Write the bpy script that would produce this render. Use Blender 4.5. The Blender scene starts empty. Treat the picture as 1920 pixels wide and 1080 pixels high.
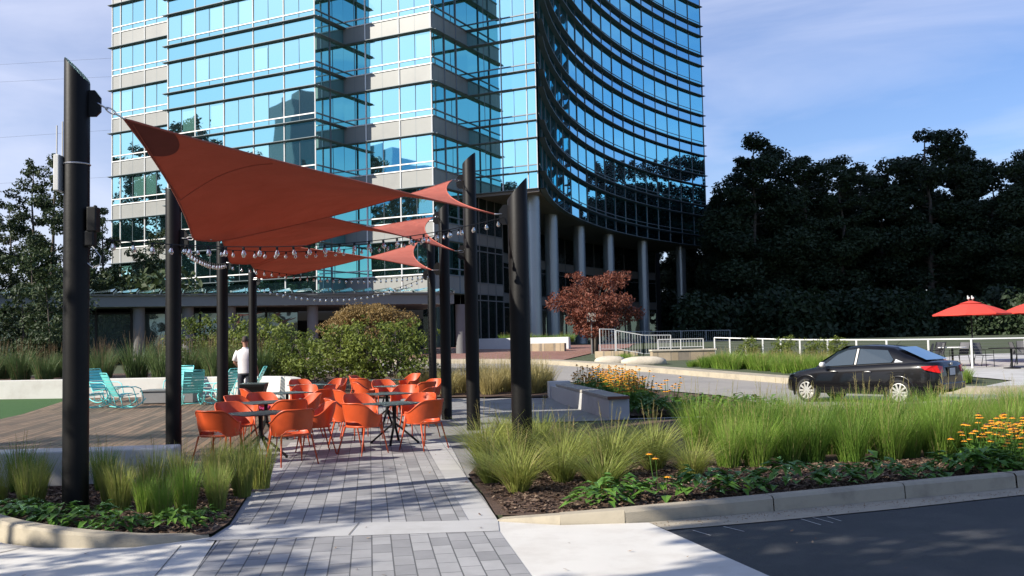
import bpy, math, random
from mathutils import Vector, Matrix
R = math.radians
PI = math.pi
random.seed(7)
sc = bpy.context.scene
# ------------------------------------------------------------------ camera, light, exposure
F, PITCH, ROLL, EYE = 1800.0, R(3.15), R(-1.19), 1.7
cd = bpy.data.cameras.new('camera')
cam = bpy.data.objects.new('camera', cd)
sc.collection.objects.link(cam)
cd.sensor_width = 36.0
cd.lens = 36.0 * F / 1920.0
cd.clip_start, cd.clip_end = 0.1, 4000
cp, sp, cr, sr = math.cos(PITCH), math.sin(PITCH), math.cos(ROLL), math.sin(ROLL)
right = Vector((cr, -sr * sp, sr * cp)); right = Vector((cr, -sr * sp, sr * cp))
fwd = Vector((0, cp, sp))
up0 = Vector((0, -sp, cp))
r0 = Vector((1, 0, 0))
right = r0 * cr + up0 * sr
up = up0 * cr - r0 * sr
mw = Matrix.Identity(4)
for i in range(3):
    mw[i][0], mw[i][1], mw[i][2] = right[i], up[i], -fwd[i]
mw[2][3] = EYE
cam.matrix_world = mw
sc.camera = cam

SUN = Vector((-0.885, -0.466, 0))
SUN.normalize()
ELEV = R(31)
sv = Vector((SUN.x * math.cos(ELEV), SUN.y * math.cos(ELEV), math.sin(ELEV)))
world = bpy.data.worlds.new('World'); sc.world = world; world.use_nodes = True
wt = world.node_tree; wn, wl = wt.nodes, wt.links
bg = wn['Background']; bg.inputs[1].default_value = 0.085
sky = wn.new('ShaderNodeTexSky'); sky.sky_type = 'NISHITA'; sky.sun_disc = False
sky.sun_elevation = ELEV; sky.sun_rotation = math.atan2(sv.x, sv.y)
sky.air_density = 1.2; sky.dust_density = 0.4; sky.ozone_density = 2.0
tc = wn.new('ShaderNodeTexCoord')
mp = wn.new('ShaderNodeMapping'); mp.inputs['Scale'].default_value = (1.1, 1.1, 5.2); mp.inputs['Rotation'].default_value = (0.12, -0.1, 0.5)
wl.new(tc.outputs['Generated'], mp.inputs[0])
nz = wn.new('ShaderNodeTexNoise'); nz.inputs['Scale'].default_value = 1.7; nz.inputs['Detail'].default_value = 9; nz.inputs['Roughness'].default_value = 0.55; nz.inputs['Distortion'].default_value = 0.6
wl.new(mp.outputs[0], nz.inputs['Vector'])
dt = wn.new('ShaderNodeVectorMath'); dt.operation = 'DOT_PRODUCT'; dt.inputs[1].default_value = (-0.86, 0.48, 0.05); wl.new(tc.outputs['Generated'], dt.inputs[0])
wm = wn.new('ShaderNodeMapRange'); wm.inputs['From Min'].default_value = 0.25; wm.inputs['From Max'].default_value = 0.95; wm.inputs['To Min'].default_value = -0.03; wm.inputs['To Max'].default_value = 0.34; wl.new(dt.outputs['Value'], wm.inputs['Value'])
ca_ = wn.new('ShaderNodeMath'); ca_.operation = 'ADD'; wl.new(nz.outputs['Fac'], ca_.inputs[0]); wl.new(wm.outputs[0], ca_.inputs[1])
rp = wn.new('ShaderNodeValToRGB'); rp.color_ramp.elements[0].position = 0.40; rp.color_ramp.elements[1].position = 0.80
rp.color_ramp.elements[1].color = (0.62, 0.62, 0.62, 1)
wl.new(ca_.outputs[0], rp.inputs[0])
mx = wn.new('ShaderNodeMix'); mx.data_type = 'RGBA'
wbal = wn.new('ShaderNodeMix'); wbal.data_type = 'RGBA'; wbal.blend_type = 'MULTIPLY'; wbal.inputs['Factor'].default_value = 1.0; wbal.inputs['B'].default_value = (0.74, 0.84, 1.16, 1)
wl.new(sky.outputs[0], wbal.inputs['A'])
wl.new(rp.outputs[0], mx.inputs['Factor']); wl.new(wbal.outputs['Result'], mx.inputs['A'])
mx.inputs['B'].default_value = (7.0, 7.3, 8.9, 1)
wl.new(mx.outputs['Result'], bg.inputs[0])
ld = bpy.data.lights.new('sun', 'SUN'); ld.energy = 5.0; ld.angle = R(0.53); ld.color = (1.0, 0.93, 0.82)
sun = bpy.data.objects.new('sun', ld); sc.collection.objects.link(sun)
sun.rotation_euler = sv.to_track_quat('Z', 'Y').to_euler(); sun.location = sv * 200
sc.view_settings.view_transform = 'Standard'; sc.view_settings.look = 'None'
sc.view_settings.exposure = 0.65; sc.view_settings.gamma = 1.0; sc.view_settings.use_curve_mapping = False
sc.cycles.caustics_reflective = False; sc.cycles.caustics_refractive = False
sc.cycles.use_denoising = True
sc.cycles.max_bounces = 8; sc.cycles.transparent_max_bounces = 8

# ------------------------------------------------------------------ helpers
COL = sc.collection
class MB:
    """collects vertices and faces of one mesh"""
    def __init__(s): s.v, s.f, s.m = [], [], []
    def add(s, vs, fs, mi=0):
        o = len(s.v); s.v += [tuple(p) for p in vs]
        s.f += [tuple(i + o for i in f) for f in fs]; s.m += [mi] * len(fs)
    def quad(s, a, b, c, d, mi=0): s.add((a, b, c, d), ((0, 1, 2, 3),), mi)
    def box(s, c, d, rz=0.0, mi=0, rx=0.0):
        M_ = Matrix.Rotation(rz, 3, 'Z') @ Matrix.Rotation(rx, 3, 'X')
        vs = []
        for z in (-1, 1):
            for x, y in ((-1, -1), (1, -1), (1, 1), (-1, 1)):
                vs.append(Vector(c) + M_ @ Vector((x * d[0] / 2, y * d[1] / 2, z * d[2] / 2)))
        s.add(vs, ((3, 2, 1, 0), (4, 5, 6, 7), (0, 1, 5, 4), (1, 2, 6, 5), (2, 3, 7, 6), (3, 0, 4, 7)), mi)
    def bar(s, p, q, w, h, mi=0):
        p, q = Vector(p), Vector(q); d = (q - p); L = d.length; d.normalize()
        a = d.cross(Vector((0, 0, 1)))
        if a.length < 1e-4: a = Vector((1, 0, 0))
        a.normalize(); b = a.cross(d)
        vs = [pt + a * (x * w / 2) + b * (y * h / 2) for pt in (p, q) for x, y in ((-1, -1), (1, -1), (1, 1), (-1, 1))]
        s.add(vs, ((0, 1, 2, 3), (7, 6, 5, 4), (4, 5, 1, 0), (5, 6, 2, 1), (6, 7, 3, 2), (7, 4, 0, 3)), mi)
    def tube(s, pts, r, n=8, mi=0, cap=True, closed=False):
        pts = [Vector(p) for p in pts]; k = len(pts)
        rs = r if isinstance(r, (list, tuple)) else [r] * k
        vs, fs = [], []; ref = None
        for i in range(k):
            if closed: d = pts[(i + 1) % k] - pts[i - 1]
            else: d = pts[min(i + 1, k - 1)] - pts[max(i - 1, 0)]
            d.normalize()
            if ref is None:
                ref = d.cross(Vector((0, 0, 1)))
                if ref.length < 0.05: ref = d.cross(Vector((0, 1, 0)))
            a = ref - d * ref.dot(d); a.normalize(); ref = a; b = d.cross(a)
            for j in range(n):
                t = 2 * PI * j / n
                vs.append(pts[i] + (a * math.cos(t) + b * math.sin(t)) * rs[i])
        for i in range(k if closed else k - 1):
            i2 = (i + 1) % k
            for j in range(n):
                j2 = (j + 1) % n
                fs.append((i * n + j, i * n + j2, i2 * n + j2, i2 * n + j))
        if cap and not closed:
            fs.append(tuple(reversed(range(n)))); fs.append(tuple(range((k - 1) * n, k * n)))
        s.add(vs, fs, mi)
    def lathe(s, c, prof, n=20, mi=0):
        vs, fs = [], []
        for r, z in prof:
            for j in range(n):
                t = 2 * PI * j / n; vs.append((c[0] + r * math.cos(t), c[1] + r * math.sin(t), c[2] + z))
        for i in range(len(prof) - 1):
            for j in range(n):
                j2 = (j + 1) % n; fs.append((i * n + j, i * n + j2, (i + 1) * n + j2, (i + 1) * n + j))
        fs.append(tuple(reversed(range(n)))); fs.append(tuple(range((len(prof) - 1) * n, len(prof) * n)))
        s.add(vs, fs, mi)
    def grid(s, rows, mi=0, closed=False):
        n = len(rows[0]); vs = [p for r in rows for p in r]; fs = []
        for i in range(len(rows) - 1):
            for j in range(n if closed else n - 1):
                j2 = (j + 1) % n; fs.append((i * n + j, i * n + j2, (i + 1) * n + j2, (i + 1) * n + j))
        s.add(vs, fs, mi)
    def prism(s, poly, z0, z1, mi=0):
        n = len(poly); vs = [(x, y, z0) for x, y in poly] + [(x, y, z1) for x, y in poly]
        fs = [tuple(reversed(range(n))), tuple(range(n, 2 * n))] + [(i, (i + 1) % n, n + (i + 1) % n, n + i) for i in range(n)]
        s.add(vs, fs, mi)
    def mesh(s, name, mats, smooth=False, angle=None):
        me = bpy.data.meshes.new(name); me.from_pydata(s.v, [], s.f); me.update()
        for m in (mats if isinstance(mats, (list, tuple)) else [mats]): me.materials.append(m)
        me.polygons.foreach_set('material_index', s.m)
        if smooth: me.polygons.foreach_set('use_smooth', [True] * len(s.f))
        if angle is not None:
            me.polygons.foreach_set('use_smooth', [True] * len(s.f)); me.set_sharp_from_angle(angle=R(angle))
        return me
    def build(s, name, mats, parent=None, loc=None, smooth=False, angle=None, bevel=0):
        o = bpy.data.objects.new(name, s.mesh(name, mats, smooth, angle)); COL.objects.link(o)
        if parent: o.parent = parent
        if loc: o.location = loc
        if bevel:
            b = o.modifiers.new('bevel', 'BEVEL'); b.width = bevel; b.segments = 2; b.limit_method = 'ANGLE'
        return o
def tag(o, label=None, cat=None, group=None, kind=None):
    if label: o['label'] = label
    if cat: o['category'] = cat
    if group: o['group'] = group
    if kind: o['kind'] = kind
    return o
def thing(name, label, cat, loc=(0, 0, 0), rz=0.0, group=None):
    o = bpy.data.objects.new(name, None); COL.objects.link(o); o.empty_display_size = 0.2
    o.location = loc; o.rotation_euler = (0, 0, rz); return tag(o, label, cat, group)
def inst(name, me, label, cat, loc, rz=0.0, s=1.0, group=None):
    o = bpy.data.objects.new(name, me); COL.objects.link(o); o.location = loc; o.rotation_euler = (0, 0, rz)
    o.scale = (s, s, s) if not isinstance(s, tuple) else s
    return tag(o, label, cat, group)
def dup(root, loc, rz, label, group=None):
    r = root.copy(); COL.objects.link(r); r.location = loc; r.rotation_euler = (0, 0, rz); r['label'] = label
    if group: r['group'] = group
    for ch in list(root.children):
        c = ch.copy(); COL.objects.link(c); c.parent = r
        for g in list(ch.children):
            d = g.copy(); COL.objects.link(d); d.parent = c
    return r
ORD = ['first', 'second', 'third', 'fourth', 'fifth', 'sixth', 'seventh', 'eighth', 'ninth', 'tenth', 'eleventh', 'twelfth', 'thirteenth', 'fourteenth', 'fifteenth', 'sixteenth', 'seventeenth', 'eighteenth', 'nineteenth', 'twentieth', 'twenty-first', 'twenty-second', 'twenty-third', 'twenty-fourth', 'twenty-fifth', 'twenty-sixth', 'twenty-seventh', 'twenty-eighth', 'twenty-ninth', 'thirtieth', 'thirty-first', 'thirty-second', 'thirty-third', 'thirty-fourth', 'thirty-fifth', 'thirty-sixth', 'thirty-seventh', 'thirty-eighth', 'thirty-ninth', 'fortieth', 'forty-first', 'forty-second']
def gz(y): return 0.0 if y < 26 else min(1.3, (y - 26) * 0.0361)

# ------------------------------------------------------------------ materials
def mat(name):
    m = bpy.data.materials.new(name); m.use_nodes = True
    return m, m.node_tree, m.node_tree.nodes['Principled BSDF']
def simple(name, col, rough=0.6, metal=0.0, var=0.12, scale=6.0, bump=0.0, bscale=60.0, spec=0.5, coord='Object', dirt=None, dscale=1.2):
    m, t, p = mat(name); n, l = t.nodes, t.links
    tcn = n.new('ShaderNodeTexCoord')
    a = n.new('ShaderNodeTexNoise'); a.inputs['Scale'].default_value = scale; a.inputs['Detail'].default_value = 6
    l.new(tcn.outputs[coord], a.inputs['Vector'])
    mix = n.new('ShaderNodeMix'); mix.data_type = 'RGBA'
    mix.inputs['A'].default_value = tuple(c * (1 - var) for c in col) + (1,)
    mix.inputs['B'].default_value = tuple(min(1, c * (1 + var)) for c in col) + (1,)
    l.new(a.outputs['Fac'], mix.inputs['Factor'])
    out = mix.outputs['Result']
    if dirt:
        d = n.new('ShaderNodeTexNoise'); d.inputs['Scale'].default_value = dscale; d.inputs['Detail'].default_value = 8; d.inputs['Roughness'].default_value = 0.65
        l.new(tcn.outputs[coord], d.inputs['Vector'])
        rr = n.new('ShaderNodeValToRGB'); rr.color_ramp.elements[0].position = 0.48; rr.color_ramp.elements[1].position = 0.72
        l.new(d.outputs['Fac'], rr.inputs[0])
        m2 = n.new('ShaderNodeMix'); m2.data_type = 'RGBA'; m2.inputs['B'].default_value = tuple(dirt) + (1,)
        l.new(rr.outputs[0], m2.inputs['Factor']); l.new(out, m2.inputs['A']); out = m2.outputs['Result']
    l.new(out, p.inputs['Base Color'])
    p.inputs['Roughness'].default_value = rough; p.inputs['Metallic'].default_value = metal; p.inputs['Specular IOR Level'].default_value = spec
    if bump:
        b = n.new('ShaderNodeTexNoise'); b.inputs['Scale'].default_value = bscale; b.inputs['Detail'].default_value = 5
        l.new(tcn.outputs[coord], b.inputs['Vector'])
        bn = n.new('ShaderNodeBump'); bn.inputs['Strength'].default_value = bump; bn.inputs['Distance'].default_value = 0.02
        l.new(b.outputs['Fac'], bn.inputs['Height']); l.new(bn.outputs[0], p.inputs['Normal'])
    return m
def bricks(name, c1, c2, mortar, w, h, ms=0.02, rz=0.0, off=0.5, rough=0.8, bump=0.35, swap=False, stain=0.25):
    m, t, p = mat(name); n, l = t.nodes, t.links
    tcn = n.new('ShaderNodeTexCoord'); mpn = n.new('ShaderNodeMapping'); mpn.inputs['Rotation'].default_value = (0, 0, rz)
    l.new(tcn.outputs['Object'], mpn.inputs[0])
    b = n.new('ShaderNodeTexBrick'); b.offset = off; b.inputs['Scale'].default_value = 1.0
    b.inputs['Brick Width'].default_value = w; b.inputs['Row Height'].default_value = h
    b.inputs['Mortar Size'].default_value = ms; b.inputs['Mortar Smooth'].default_value = 0.2; b.inputs['Bias'].default_value = 0.0
    b.inputs['Color1'].default_value = c1 + (1,); b.inputs['Color2'].default_value = c2 + (1,); b.inputs['Mortar'].default_value = mortar + (1,)
    l.new(mpn.outputs[0], b.inputs['Vector'])
    a = n.new('ShaderNodeTexNoise'); a.inputs['Scale'].default_value = 2.2; a.inputs['Detail'].default_value = 8; a.inputs['Roughness'].default_value = 0.7
    l.new(tcn.outputs['Object'], a.inputs['Vector'])
    mm = n.new('ShaderNodeMix'); mm.data_type = 'RGBA'; mm.blend_type = 'MULTIPLY'; mm.inputs['Factor'].default_value = 1.0
    rr = n.new('ShaderNodeValToRGB'); rr.color_ramp.elements[0].color = (1 - stain,) * 3 + (1,); rr.color_ramp.elements[1].color = (1.0, 1.0, 1.0, 1)
    rr.color_ramp.elements[0].position = 0.3; rr.color_ramp.elements[1].position = 0.65
    l.new(a.outputs['Fac'], rr.inputs[0]); l.new(b.outputs['Color'], mm.inputs['A']); l.new(rr.outputs[0], mm.inputs['B'])
    l.new(mm.outputs['Result'], p.inputs['Base Color']); p.inputs['Roughness'].default_value = rough
    f = n.new('ShaderNodeTexNoise'); f.inputs['Scale'].default_value = 90; l.new(tcn.outputs['Object'], f.inputs['Vector'])
    mth = n.new('ShaderNodeMath'); mth.operation = 'MULTIPLY_ADD'; mth.inputs[1].default_value = 0.25
    inv = n.new('ShaderNodeMath'); inv.operation = 'SUBTRACT'; inv.inputs[0].default_value = 1.0
    l.new(b.outputs['Fac'], inv.inputs[1]); l.new(f.outputs['Fac'], mth.inputs[0]); l.new(inv.outputs[0], mth.inputs[2])
    bn = n.new('ShaderNodeBump'); bn.inputs['Strength'].default_value = bump; bn.inputs['Distance'].default_value = 0.01
    l.new(mth.outputs[0], bn.inputs['Height']); l.new(bn.outputs[0], p.inputs['Normal'])
    return m
def leafmat(name, c1, c2, trans=0.3, scale=1.5, rough=0.55):
    m, t, p = mat(name); n, l = t.nodes, t.links
    gi = n.new('ShaderNodeObjectInfo'); tcn = n.new('ShaderNodeTexCoord')
    at = n.new('ShaderNodeAttribute'); at.attribute_name = 'tint'
    a = n.new('ShaderNodeTexNoise'); a.inputs['Scale'].default_value = scale; a.inputs['Detail'].default_value = 3
    l.new(tcn.outputs['Object'], a.inputs['Vector'])
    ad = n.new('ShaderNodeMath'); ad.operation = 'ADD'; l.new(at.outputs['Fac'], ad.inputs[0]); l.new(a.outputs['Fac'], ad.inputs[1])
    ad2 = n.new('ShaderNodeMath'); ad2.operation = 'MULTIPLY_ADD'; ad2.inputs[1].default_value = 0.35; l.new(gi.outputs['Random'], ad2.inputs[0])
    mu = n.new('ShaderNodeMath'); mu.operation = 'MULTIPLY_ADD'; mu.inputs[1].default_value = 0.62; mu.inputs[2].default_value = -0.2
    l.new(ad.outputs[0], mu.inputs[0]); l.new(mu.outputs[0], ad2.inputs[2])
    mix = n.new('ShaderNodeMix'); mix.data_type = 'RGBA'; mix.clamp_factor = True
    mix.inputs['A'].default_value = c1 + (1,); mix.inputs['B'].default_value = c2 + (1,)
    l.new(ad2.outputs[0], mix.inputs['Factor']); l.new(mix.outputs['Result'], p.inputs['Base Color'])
    p.inputs['Roughness'].default_value = rough; p.inputs['Specular IOR Level'].default_value = 0.3
    tr = n.new('ShaderNodeBsdfTranslucent'); l.new(mix.outputs['Result'], tr.inputs['Color'])
    ms = n.new('ShaderNodeMixShader'); ms.inputs[0].default_value = trans
    l.new(p.outputs[0], ms.inputs[1]); l.new(tr.outputs[0], ms.inputs[2]); l.new(ms.outputs[0], n['Material Output'].inputs[0])
    return m
def glassmat(name, tint, dark, refl=0.75, rough=0.015, wav=0.06, wscale=0.35):
    """coated reflective curtain-wall glass: a tinted mirror film over a dark room"""
    m, t, p = mat(name); n, l = t.nodes, t.links
    p.inputs['Base Color'].default_value = dark + (1,); p.inputs['Roughness'].default_value = 0.25
    g = n.new('ShaderNodeBsdfGlossy'); g.inputs['Color'].default_value = tint + (1,); g.inputs['Roughness'].default_value = rough
    tcn = n.new('ShaderNodeTexCoord'); a = n.new('ShaderNodeTexNoise'); a.inputs['Scale'].default_value = wscale; a.inputs['Detail'].default_value = 1
    l.new(tcn.outputs['Object'], a.inputs['Vector'])
    bn = n.new('ShaderNodeBump'); bn.inputs['Strength'].default_value = wav; bn.inputs['Distance'].default_value = 0.3
    l.new(a.outputs['Fac'], bn.inputs['Height']); l.new(bn.outputs[0], g.inputs['Normal'])
    lw = n.new('ShaderNodeLayerWeight'); lw.inputs['Blend'].default_value = 0.35
    mr = n.new('ShaderNodeMapRange'); mr.inputs['To Min'].default_value = refl; mr.inputs['To Max'].default_value = 1.0
    l.new(lw.outputs['Fresnel'], mr.inputs['Value'])
    ms = n.new('ShaderNodeMixShader'); l.new(mr.outputs[0], ms.inputs[0]); l.new(p.outputs[0], ms.inputs[1]); l.new(g.outputs[0], ms.inputs[2])
    l.new(ms.outputs[0], n['Material Output'].inputs[0])
    return m
M = {}
M['concrete'] = simple('concrete', (0.46, 0.455, 0.44), 0.85, var=0.12, scale=1.6, bump=0.12, bscale=120, dirt=(0.36, 0.35, 0.33))
M['white_concrete'] = simple('white_concrete', (0.62, 0.60, 0.55), 0.8, var=0.08, scale=2.0, bump=0.1, bscale=90, dirt=(0.50, 0.47, 0.42))
M['kerb'] = simple('kerb_concrete', (0.40, 0.35, 0.26), 0.9, var=0.15, scale=5, bump=0.25, bscale=90, dirt=(0.25, 0.22, 0.17), dscale=2.5)
M['plaza'] = simple('plaza_concrete', (0.25, 0.245, 0.24), 0.85, var=0.15, scale=2, bump=0.15, bscale=150, dirt=(0.19, 0.185, 0.18))
M['asphalt'] = simple('asphalt', (0.042, 0.044, 0.050), 0.85, var=0.75, scale=140, bump=0.6, bscale=220, dirt=(0.075, 0.075, 0.078), dscale=0.9)
M['old_asphalt'] = simple('old_asphalt', (0.29, 0.27, 0.245), 0.9, var=0.12, scale=3, bump=0.2, bscale=200, dirt=(0.22, 0.21, 0.20), dscale=0.7)
M['mulch'] = simple('mulch', (0.085, 0.05, 0.033), 0.95, var=0.55, scale=45, bump=1.0, bscale=70, dirt=(0.15, 0.095, 0.062), dscale=5)
M['soil'] = simple('soil_and_grass', (0.06, 0.075, 0.035), 0.95, var=0.3, scale=1.2, bump=0.5, bscale=30)
M['lawn'] = simple('lawn', (0.035, 0.10, 0.018), 0.9, var=0.3, scale=14, bump=0.8, bscale=120)
M['pavers'] = bricks('grey_pavers', (0.41, 0.405, 0.40), (0.255, 0.253, 0.255), (0.11, 0.11, 0.11), 0.32, 0.165, 0.006, rz=R(-98.5), stain=0.22)
M['border'] = bricks('pale_border_pavers', (0.50, 0.495, 0.48), (0.42, 0.415, 0.41), (0.2, 0.2, 0.2), 0.6, 0.3, 0.005, rz=R(-98.5), stain=0.15)
M['red_brick'] = bricks('red_brick_paving', (0.34, 0.17, 0.13), (0.27, 0.13, 0.10), (0.2, 0.14, 0.12), 0.4, 0.2, 0.012, stain=0.3)
M['deck'] = bricks('weathered_deck_boards', (0.27, 0.175, 0.11), (0.11, 0.072, 0.047), (0.02, 0.016, 0.012), 3.2, 0.14, 0.009, rz=R(-100), bump=0.6, stain=0.5)
M['stone'] = bricks('tan_stone', (0.50, 0.40, 0.27), (0.36, 0.28, 0.18), (0.25, 0.21, 0.16), 0.6, 0.22, 0.02, bump=0.6)
M['boulder'] = simple('boulder_stone', (0.52, 0.46, 0.36), 0.9, var=0.2, scale=4, bump=0.6, bscale=12)
M['post'] = simple('black_painted_steel', (0.0045, 0.0042, 0.0042), 0.5, var=0.3, scale=3, bump=0.05, bscale=25, dirt=(0.009, 0.008, 0.0075), dscale=2.5, spec=0.22)
M['black'] = simple('black_metal', (0.006, 0.006, 0.0065), 0.5, spec=.3)
M['chain'] = simple('galvanised_steel', (0.55, 0.55, 0.55), 0.35, 1.0)
M['table'] = simple('dark_table_top', (0.045, 0.055, 0.055), 0.42, var=0.12, scale=3)
M['chair'] = simple('orange_chair_paint', (0.56, 0.080, 0.019), 0.40, var=0.14, scale=9, dirt=(0.42, 0.06, 0.016), dscale=3)
M['teal'] = simple('turquoise_paint', (0.17, 0.68, 0.66), 0.45, var=0.10, scale=8)
M['alu'] = simple('pale_aluminium', (0.80, 0.80, 0.77), 0.45, 0.0, var=0.05, scale=0.5)
M['fin'] = simple('grey_aluminium_fin', (0.16, 0.20, 0.22), 0.5, 0.0, var=0.06, scale=0.5)
M['panel'] = simple('spandrel_panel', (0.27, 0.276, 0.258), 0.42, var=0.07, scale=0.35, dirt=(0.235, 0.24, 0.228), dscale=0.5)
M['soffit'] = simple('soffit_panel', (0.22, 0.20, 0.18), 0.7, var=0.1, scale=0.4)
M['column'] = simple('column_metal_cladding', (0.30, 0.33, 0.35), 0.34, 0.55, var=0.06, scale=0.6)
M['colgrey'] = simple('grey_column', (0.15, 0.15, 0.148), 0.7, var=0.08, scale=1)
M['canopy'] = simple('canopy_fascia', (0.17, 0.185, 0.18), 0.55, var=0.08, scale=0.6)
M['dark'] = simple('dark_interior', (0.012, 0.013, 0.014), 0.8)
M['gl'] = glassmat('reflective_blue_glass', (0.58, 1.0, 0.95), (0.006, 0.035, 0.04), 0.84, wav=0.018)
M['gl2'] = glassmat('spandrel_blue_glass', (0.45, 0.90, 0.90), (0.008, 0.03, 0.04), 0.80, wav=0.018)
M['glb'] = glassmat('blind_behind_glass', (0.66, 1.0, 1.0), (0.20, 0.50, 0.42), 0.75, wav=0.018)
M['glc'] = glassmat('curved_wall_glass', (0.30, 0.80, 0.90), (0.004, 0.012, 0.018), 0.78, wav=0.03)
M['glc2'] = glassmat('curved_spandrel_glass', (0.32, 0.68, 0.86), (0.004, 0.010, 0.018), 0.78, wav=0.03)
M['gld'] = glassmat('dark_lobby_glass', (0.35, 0.48, 0.46), (0.008, 0.012, 0.012), 0.22, wav=0.02)
M['glp'] = glassmat('pavilion_glass', (0.5, 0.66, 0.62), (0.03, 0.05, 0.05), 0.22, wav=0.25, wscale=0.5)
M['glcan'] = glassmat('canopy_glass', (0.55, 0.68, 0.66), (0.10, 0.14, 0.13), 0.35)
M['white'] = simple('white_rail_paint', (0.60, 0.60, 0.58), 0.5, var=0.05)
M['umbrella'] = simple('red_umbrella_cloth', (0.62, 0.055, 0.035), 0.8, var=0.06)
M['wood'] = simple('weathered_wood', (0.33, 0.31, 0.27), 0.85, var=0.3, scale=12, bump=0.4, bscale=40)
M['endwood'] = simple('brown_end_grain', (0.16, 0.06, 0.03), 0.8, var=0.3, scale=25)
M['bark'] = simple('bark', (0.09, 0.075, 0.06), 0.95, var=0.4, scale=5, bump=1.0, bscale=14)
M['far_wire'] = simple('distant_wire', (0.16, 0.17, 0.2), 0.6)
M['gl3'] = glassmat('bluer_reflective_glass', (0.55, 0.97, 0.95), (0.006, 0.035, 0.04), 0.82, wav=0.024)
M['wire'] = simple('black_cable', (0.015, 0.015, 0.015), 0.6)
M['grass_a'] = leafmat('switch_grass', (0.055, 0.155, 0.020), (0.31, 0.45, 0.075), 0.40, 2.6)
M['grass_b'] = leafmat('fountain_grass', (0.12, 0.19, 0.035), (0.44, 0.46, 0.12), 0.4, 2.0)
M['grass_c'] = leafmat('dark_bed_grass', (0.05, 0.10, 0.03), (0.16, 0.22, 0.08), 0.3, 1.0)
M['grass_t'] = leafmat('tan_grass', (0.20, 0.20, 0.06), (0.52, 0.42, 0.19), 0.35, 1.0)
M['seed'] = leafmat('tan_seed_heads', (0.20, 0.13, 0.07), (0.36, 0.25, 0.14), 0.3)
M['leaf_p'] = leafmat('perennial_leaf', (0.035, 0.12, 0.02), (0.15, 0.28, 0.045), 0.25, 6.0, 0.4)
M['petal'] = simple('orange_yellow_petal', (0.86, 0.36, 0.02), 0.7, var=0.2, scale=20)
M['cone'] = simple('dark_flower_cone', (0.06, 0.03, 0.015), 0.9)
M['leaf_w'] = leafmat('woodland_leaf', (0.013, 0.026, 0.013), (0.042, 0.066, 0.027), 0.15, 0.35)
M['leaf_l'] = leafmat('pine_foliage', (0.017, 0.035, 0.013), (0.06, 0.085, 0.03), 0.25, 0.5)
M['leaf_s'] = leafmat('shrub_leaf', (0.035, 0.075, 0.012), (0.21, 0.25, 0.045), 0.35, 1.6)
M['leaf_m'] = leafmat('red_maple_leaf', (0.06, 0.022, 0.014), (0.23, 0.075, 0.045), 0.3, 1.6)
M['leaf_t'] = leafmat('bronze_laceleaf', (0.14, 0.085, 0.03), (0.36, 0.25, 0.09), 0.3, 2.0)
def clothmat():
    m, t, p = mat('terracotta_sail_cloth'); n, l = t.nodes, t.links
    tcn = n.new('ShaderNodeTexCoord'); a = n.new('ShaderNodeTexNoise'); a.inputs['Scale'].default_value = 1.4; a.inputs['Detail'].default_value = 8
    l.new(tcn.outputs['Object'], a.inputs['Vector'])
    mix = n.new('ShaderNodeMix'); mix.data_type = 'RGBA'; mix.inputs['A'].default_value = (0.30, 0.085, 0.06, 1); mix.inputs['B'].default_value = (0.58, 0.165, 0.12, 1)
    l.new(a.outputs['Fac'], mix.inputs['Factor']); l.new(mix.outputs['Result'], p.inputs['Base Color']); p.inputs['Roughness'].default_value = 0.85
    p.inputs['Specular IOR Level'].default_value = 0.15
    w = n.new('ShaderNodeTexNoise'); w.inputs['Scale'].default_value = 2.2; w.inputs['Detail'].default_value = 3; w.inputs['Distortion'].default_value = 1.2; l.new(tcn.outputs['Object'], w.inputs['Vector'])
    bn = n.new('ShaderNodeBump'); bn.inputs['Strength'].default_value = 0.35; bn.inputs['Distance'].default_value = 0.10
    l.new(w.outputs['Fac'], bn.inputs['Height']); l.new(bn.outputs[0], p.inputs['Normal'])
    tr = n.new('ShaderNodeBsdfTranslucent'); tr.inputs['Color'].default_value = (0.34, 0.045, 0.018, 1)
    ms = n.new('ShaderNodeMixShader'); ms.inputs[0].default_value = 0.10
    l.new(p.outputs[0], ms.inputs[1]); l.new(tr.outputs[0], ms.inputs[2]); l.new(ms.outputs[0], n['Material Output'].inputs[0])
    return m
M['sail'] = clothmat()
M['hem'] = simple('sail_hem', (0.42, 0.11, 0.075), 0.85)
def bulbmat():
    m, t, p = mat('clear_bulb_glass')
    p.inputs['Base Color'].default_value = (0.9, 0.9, 0.9, 1); p.inputs['Roughness'].default_value = 0.03
    p.inputs['Transmission Weight'].default_value = 0.85; p.inputs['IOR'].default_value = 1.3; p.inputs['Specular IOR Level'].default_value = 1.0
    return m
M['bulb'] = bulbmat()
# ------------------------------------------------------------------ ground, paths, roads
def clipy(poly, y, keep_low):
    out = []
    for i in range(len(poly)):
        a, b = poly[i], poly[(i + 1) % len(poly)]
        ia, ib = (a[1] <= y) == keep_low, (b[1] <= y) == keep_low
        if ia: out.append(a)
        if ia != ib:
            t = (y - a[1]) / (b[1] - a[1]); out.append((a[0] + (b[0] - a[0]) * t, y))
    return out
def sheet(name, poly, dz, m, kind='structure', label=None, cat=None):
    b = MB()
    for part in (clipy(poly, 26, True), clipy(clipy(poly, 26, False), 62, True), clipy(poly, 62, False)):
        if len(part) >= 3:
            a = sum(part[i - 1][0] * part[i][1] - part[i][0] * part[i - 1][1] for i in range(len(part)))
            if a < 0: part = part[::-1]
            b.add([(x, y, gz(y) + dz) for x, y in part], [tuple(range(len(part)))])
    o = b.build(name, m); tag(o, label, cat, kind=kind); return o
sheet('ground', [(-900, -300), (900, -300), (900, 1500), (-900, 1500)], -0.03, M['soil'])
W = Vector((-0.148, 0.989, 0))            # walking direction of the paved path
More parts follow.
